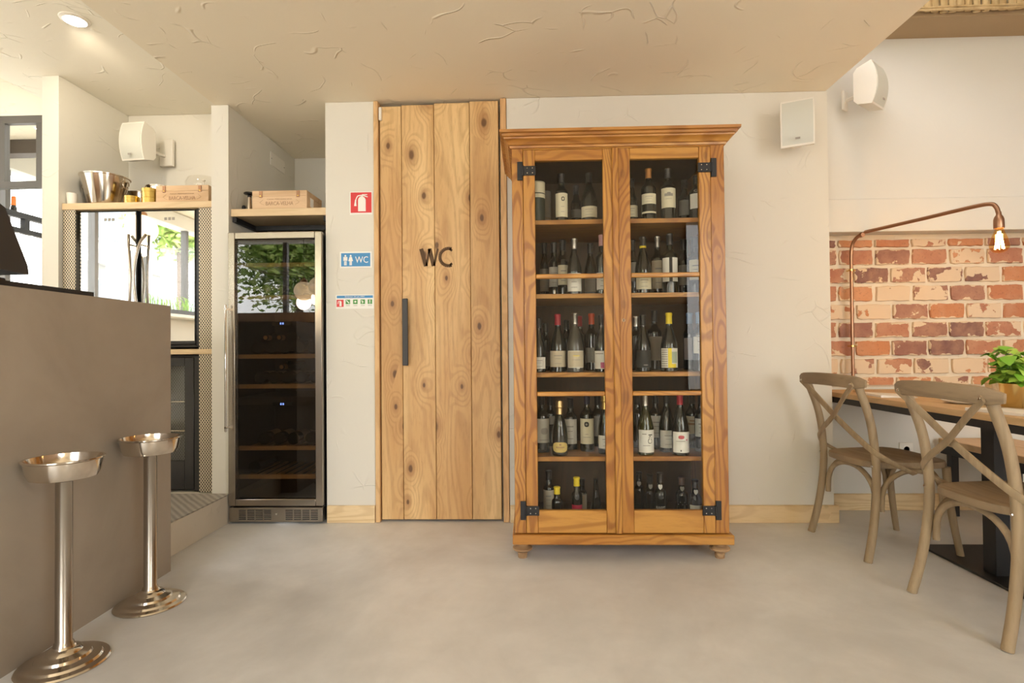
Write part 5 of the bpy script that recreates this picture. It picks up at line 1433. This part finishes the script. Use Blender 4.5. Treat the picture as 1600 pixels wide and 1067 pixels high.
struct('floor_forecourt', MB().box(-4.8, 30, -40, -1.81, -0.2, -0.02), 'asphalt')
bld = thing('street_building', 'white street building mirrored in the fridge doors', 'building', (-14.0, -8, 1.0))
MB().box(-4, 0, -9, 9, 0, 11).build('wall', 'building', bld)
for k in range(3):
    MB().box(0.001, 0.35, -9, 9, 2.9 + k * 2.8, 3.15 + k * 2.8).build('balcony_slab', 'building', bld)
    for j in range(8):
        y = -8.2 + j * 2.2
        wq = MB().box(0.001, 0.06, y, y + 1.2, 0.9 + k * 2.8, 2.5 + k * 2.8).build('window', 'building', bld)
        MB().box(0.061, 0.08, y + 0.1, y + 1.1, 1.0 + k * 2.8, 2.4 + k * 2.8).build('window_pane', 'win_dark', wq)
def tree(x, y, h, r, label, seed, mats, n=1500):
    q = random.Random(seed)
    t = thing('street_tree', label, 'tree', (x, y, 1.0))
    MB().tube(spline([(0, 0, 0), (0.05, 0.02, h * 0.4), (0, 0, h * 0.8)]), 0.13, 8).build('trunk', 'bark', t)
    for mi, mt in enumerate(mats):
        mb = MB()
        for i in range(n):
            a, b, rad = q.uniform(0, 2 * PI), math.acos(q.uniform(-1, 1)), r * q.uniform(0.35, 1) * (0.8 + 0.25 * math.sin(3 * q.uniform(0, 6)))
            c_ = Vector((rad * math.sin(b) * math.cos(a), rad * math.sin(b) * math.sin(a), h * 0.75 + rad * 0.9 * math.cos(b)))
            s = q.uniform(0.07, 0.15)
            m = Matrix.Rotation(q.uniform(0, 6), 3, 'X') @ Matrix.Rotation(q.uniform(0, 6), 3, 'Y')
            mb.add([c_ + m @ Vector(p) for p in ((-s, 0, 0), (0, -s * 0.45, 0), (s, 0, 0), (0, s * 0.45, 0))], [(0, 1, 2, 3)])
        o = mb.build('crown_leaves', mt, t, smooth=False)
        o['kind'] = 'stuff'
tree(-8.9, -7.2, 4.6, 1.3, 'green street tree mirrored at the right of the fridge doors', 1, ('leaf_a', 'leaf_b'))
tree(-7.3, -10.7, 4.3, 2.4, 'large green tree mirrored in the wine cooler door', 2, ('leaf_a', 'leaf_b'), 5000)
tree(-4.4, -8.2, 4.0, 1.3, 'pale green tree mirrored at the right of the wine cooler door', 3, ('leaf_a', 'leaf_b'))
pb = thing('planter_box', 'narrow planter of grassy plants on the side window sill', 'planter', (-4.49, -0.3, 1.5005))
MB().box(-0.05, 0.05, -0.6, 0.6, 0, 0.06, 0.003).build('trough', 'dark_plastic', pb)
for i in range(60):
    y = -0.57 + i * 0.0193
    a = random.uniform(0, 6.28)
    l = random.uniform(0.1, 0.2)
    ax = random.uniform(-0.05, 0.05)
    MB().tube(spline([(ax * 0.5, y, 0.058), (ax, y + 0.3 * l * math.cos(a) * 0.5, 0.06 + l * 0.8), (ax + 0.03 * math.sin(a), y + l * 0.7 * math.cos(a), 0.06 + l * 0.95)], 3), [0.004, 0.004, 0.0038, 0.0035, 0.003, 0.002, 0.001], 4).build('blade', 'basil2' if i % 2 else 'basil', pb)
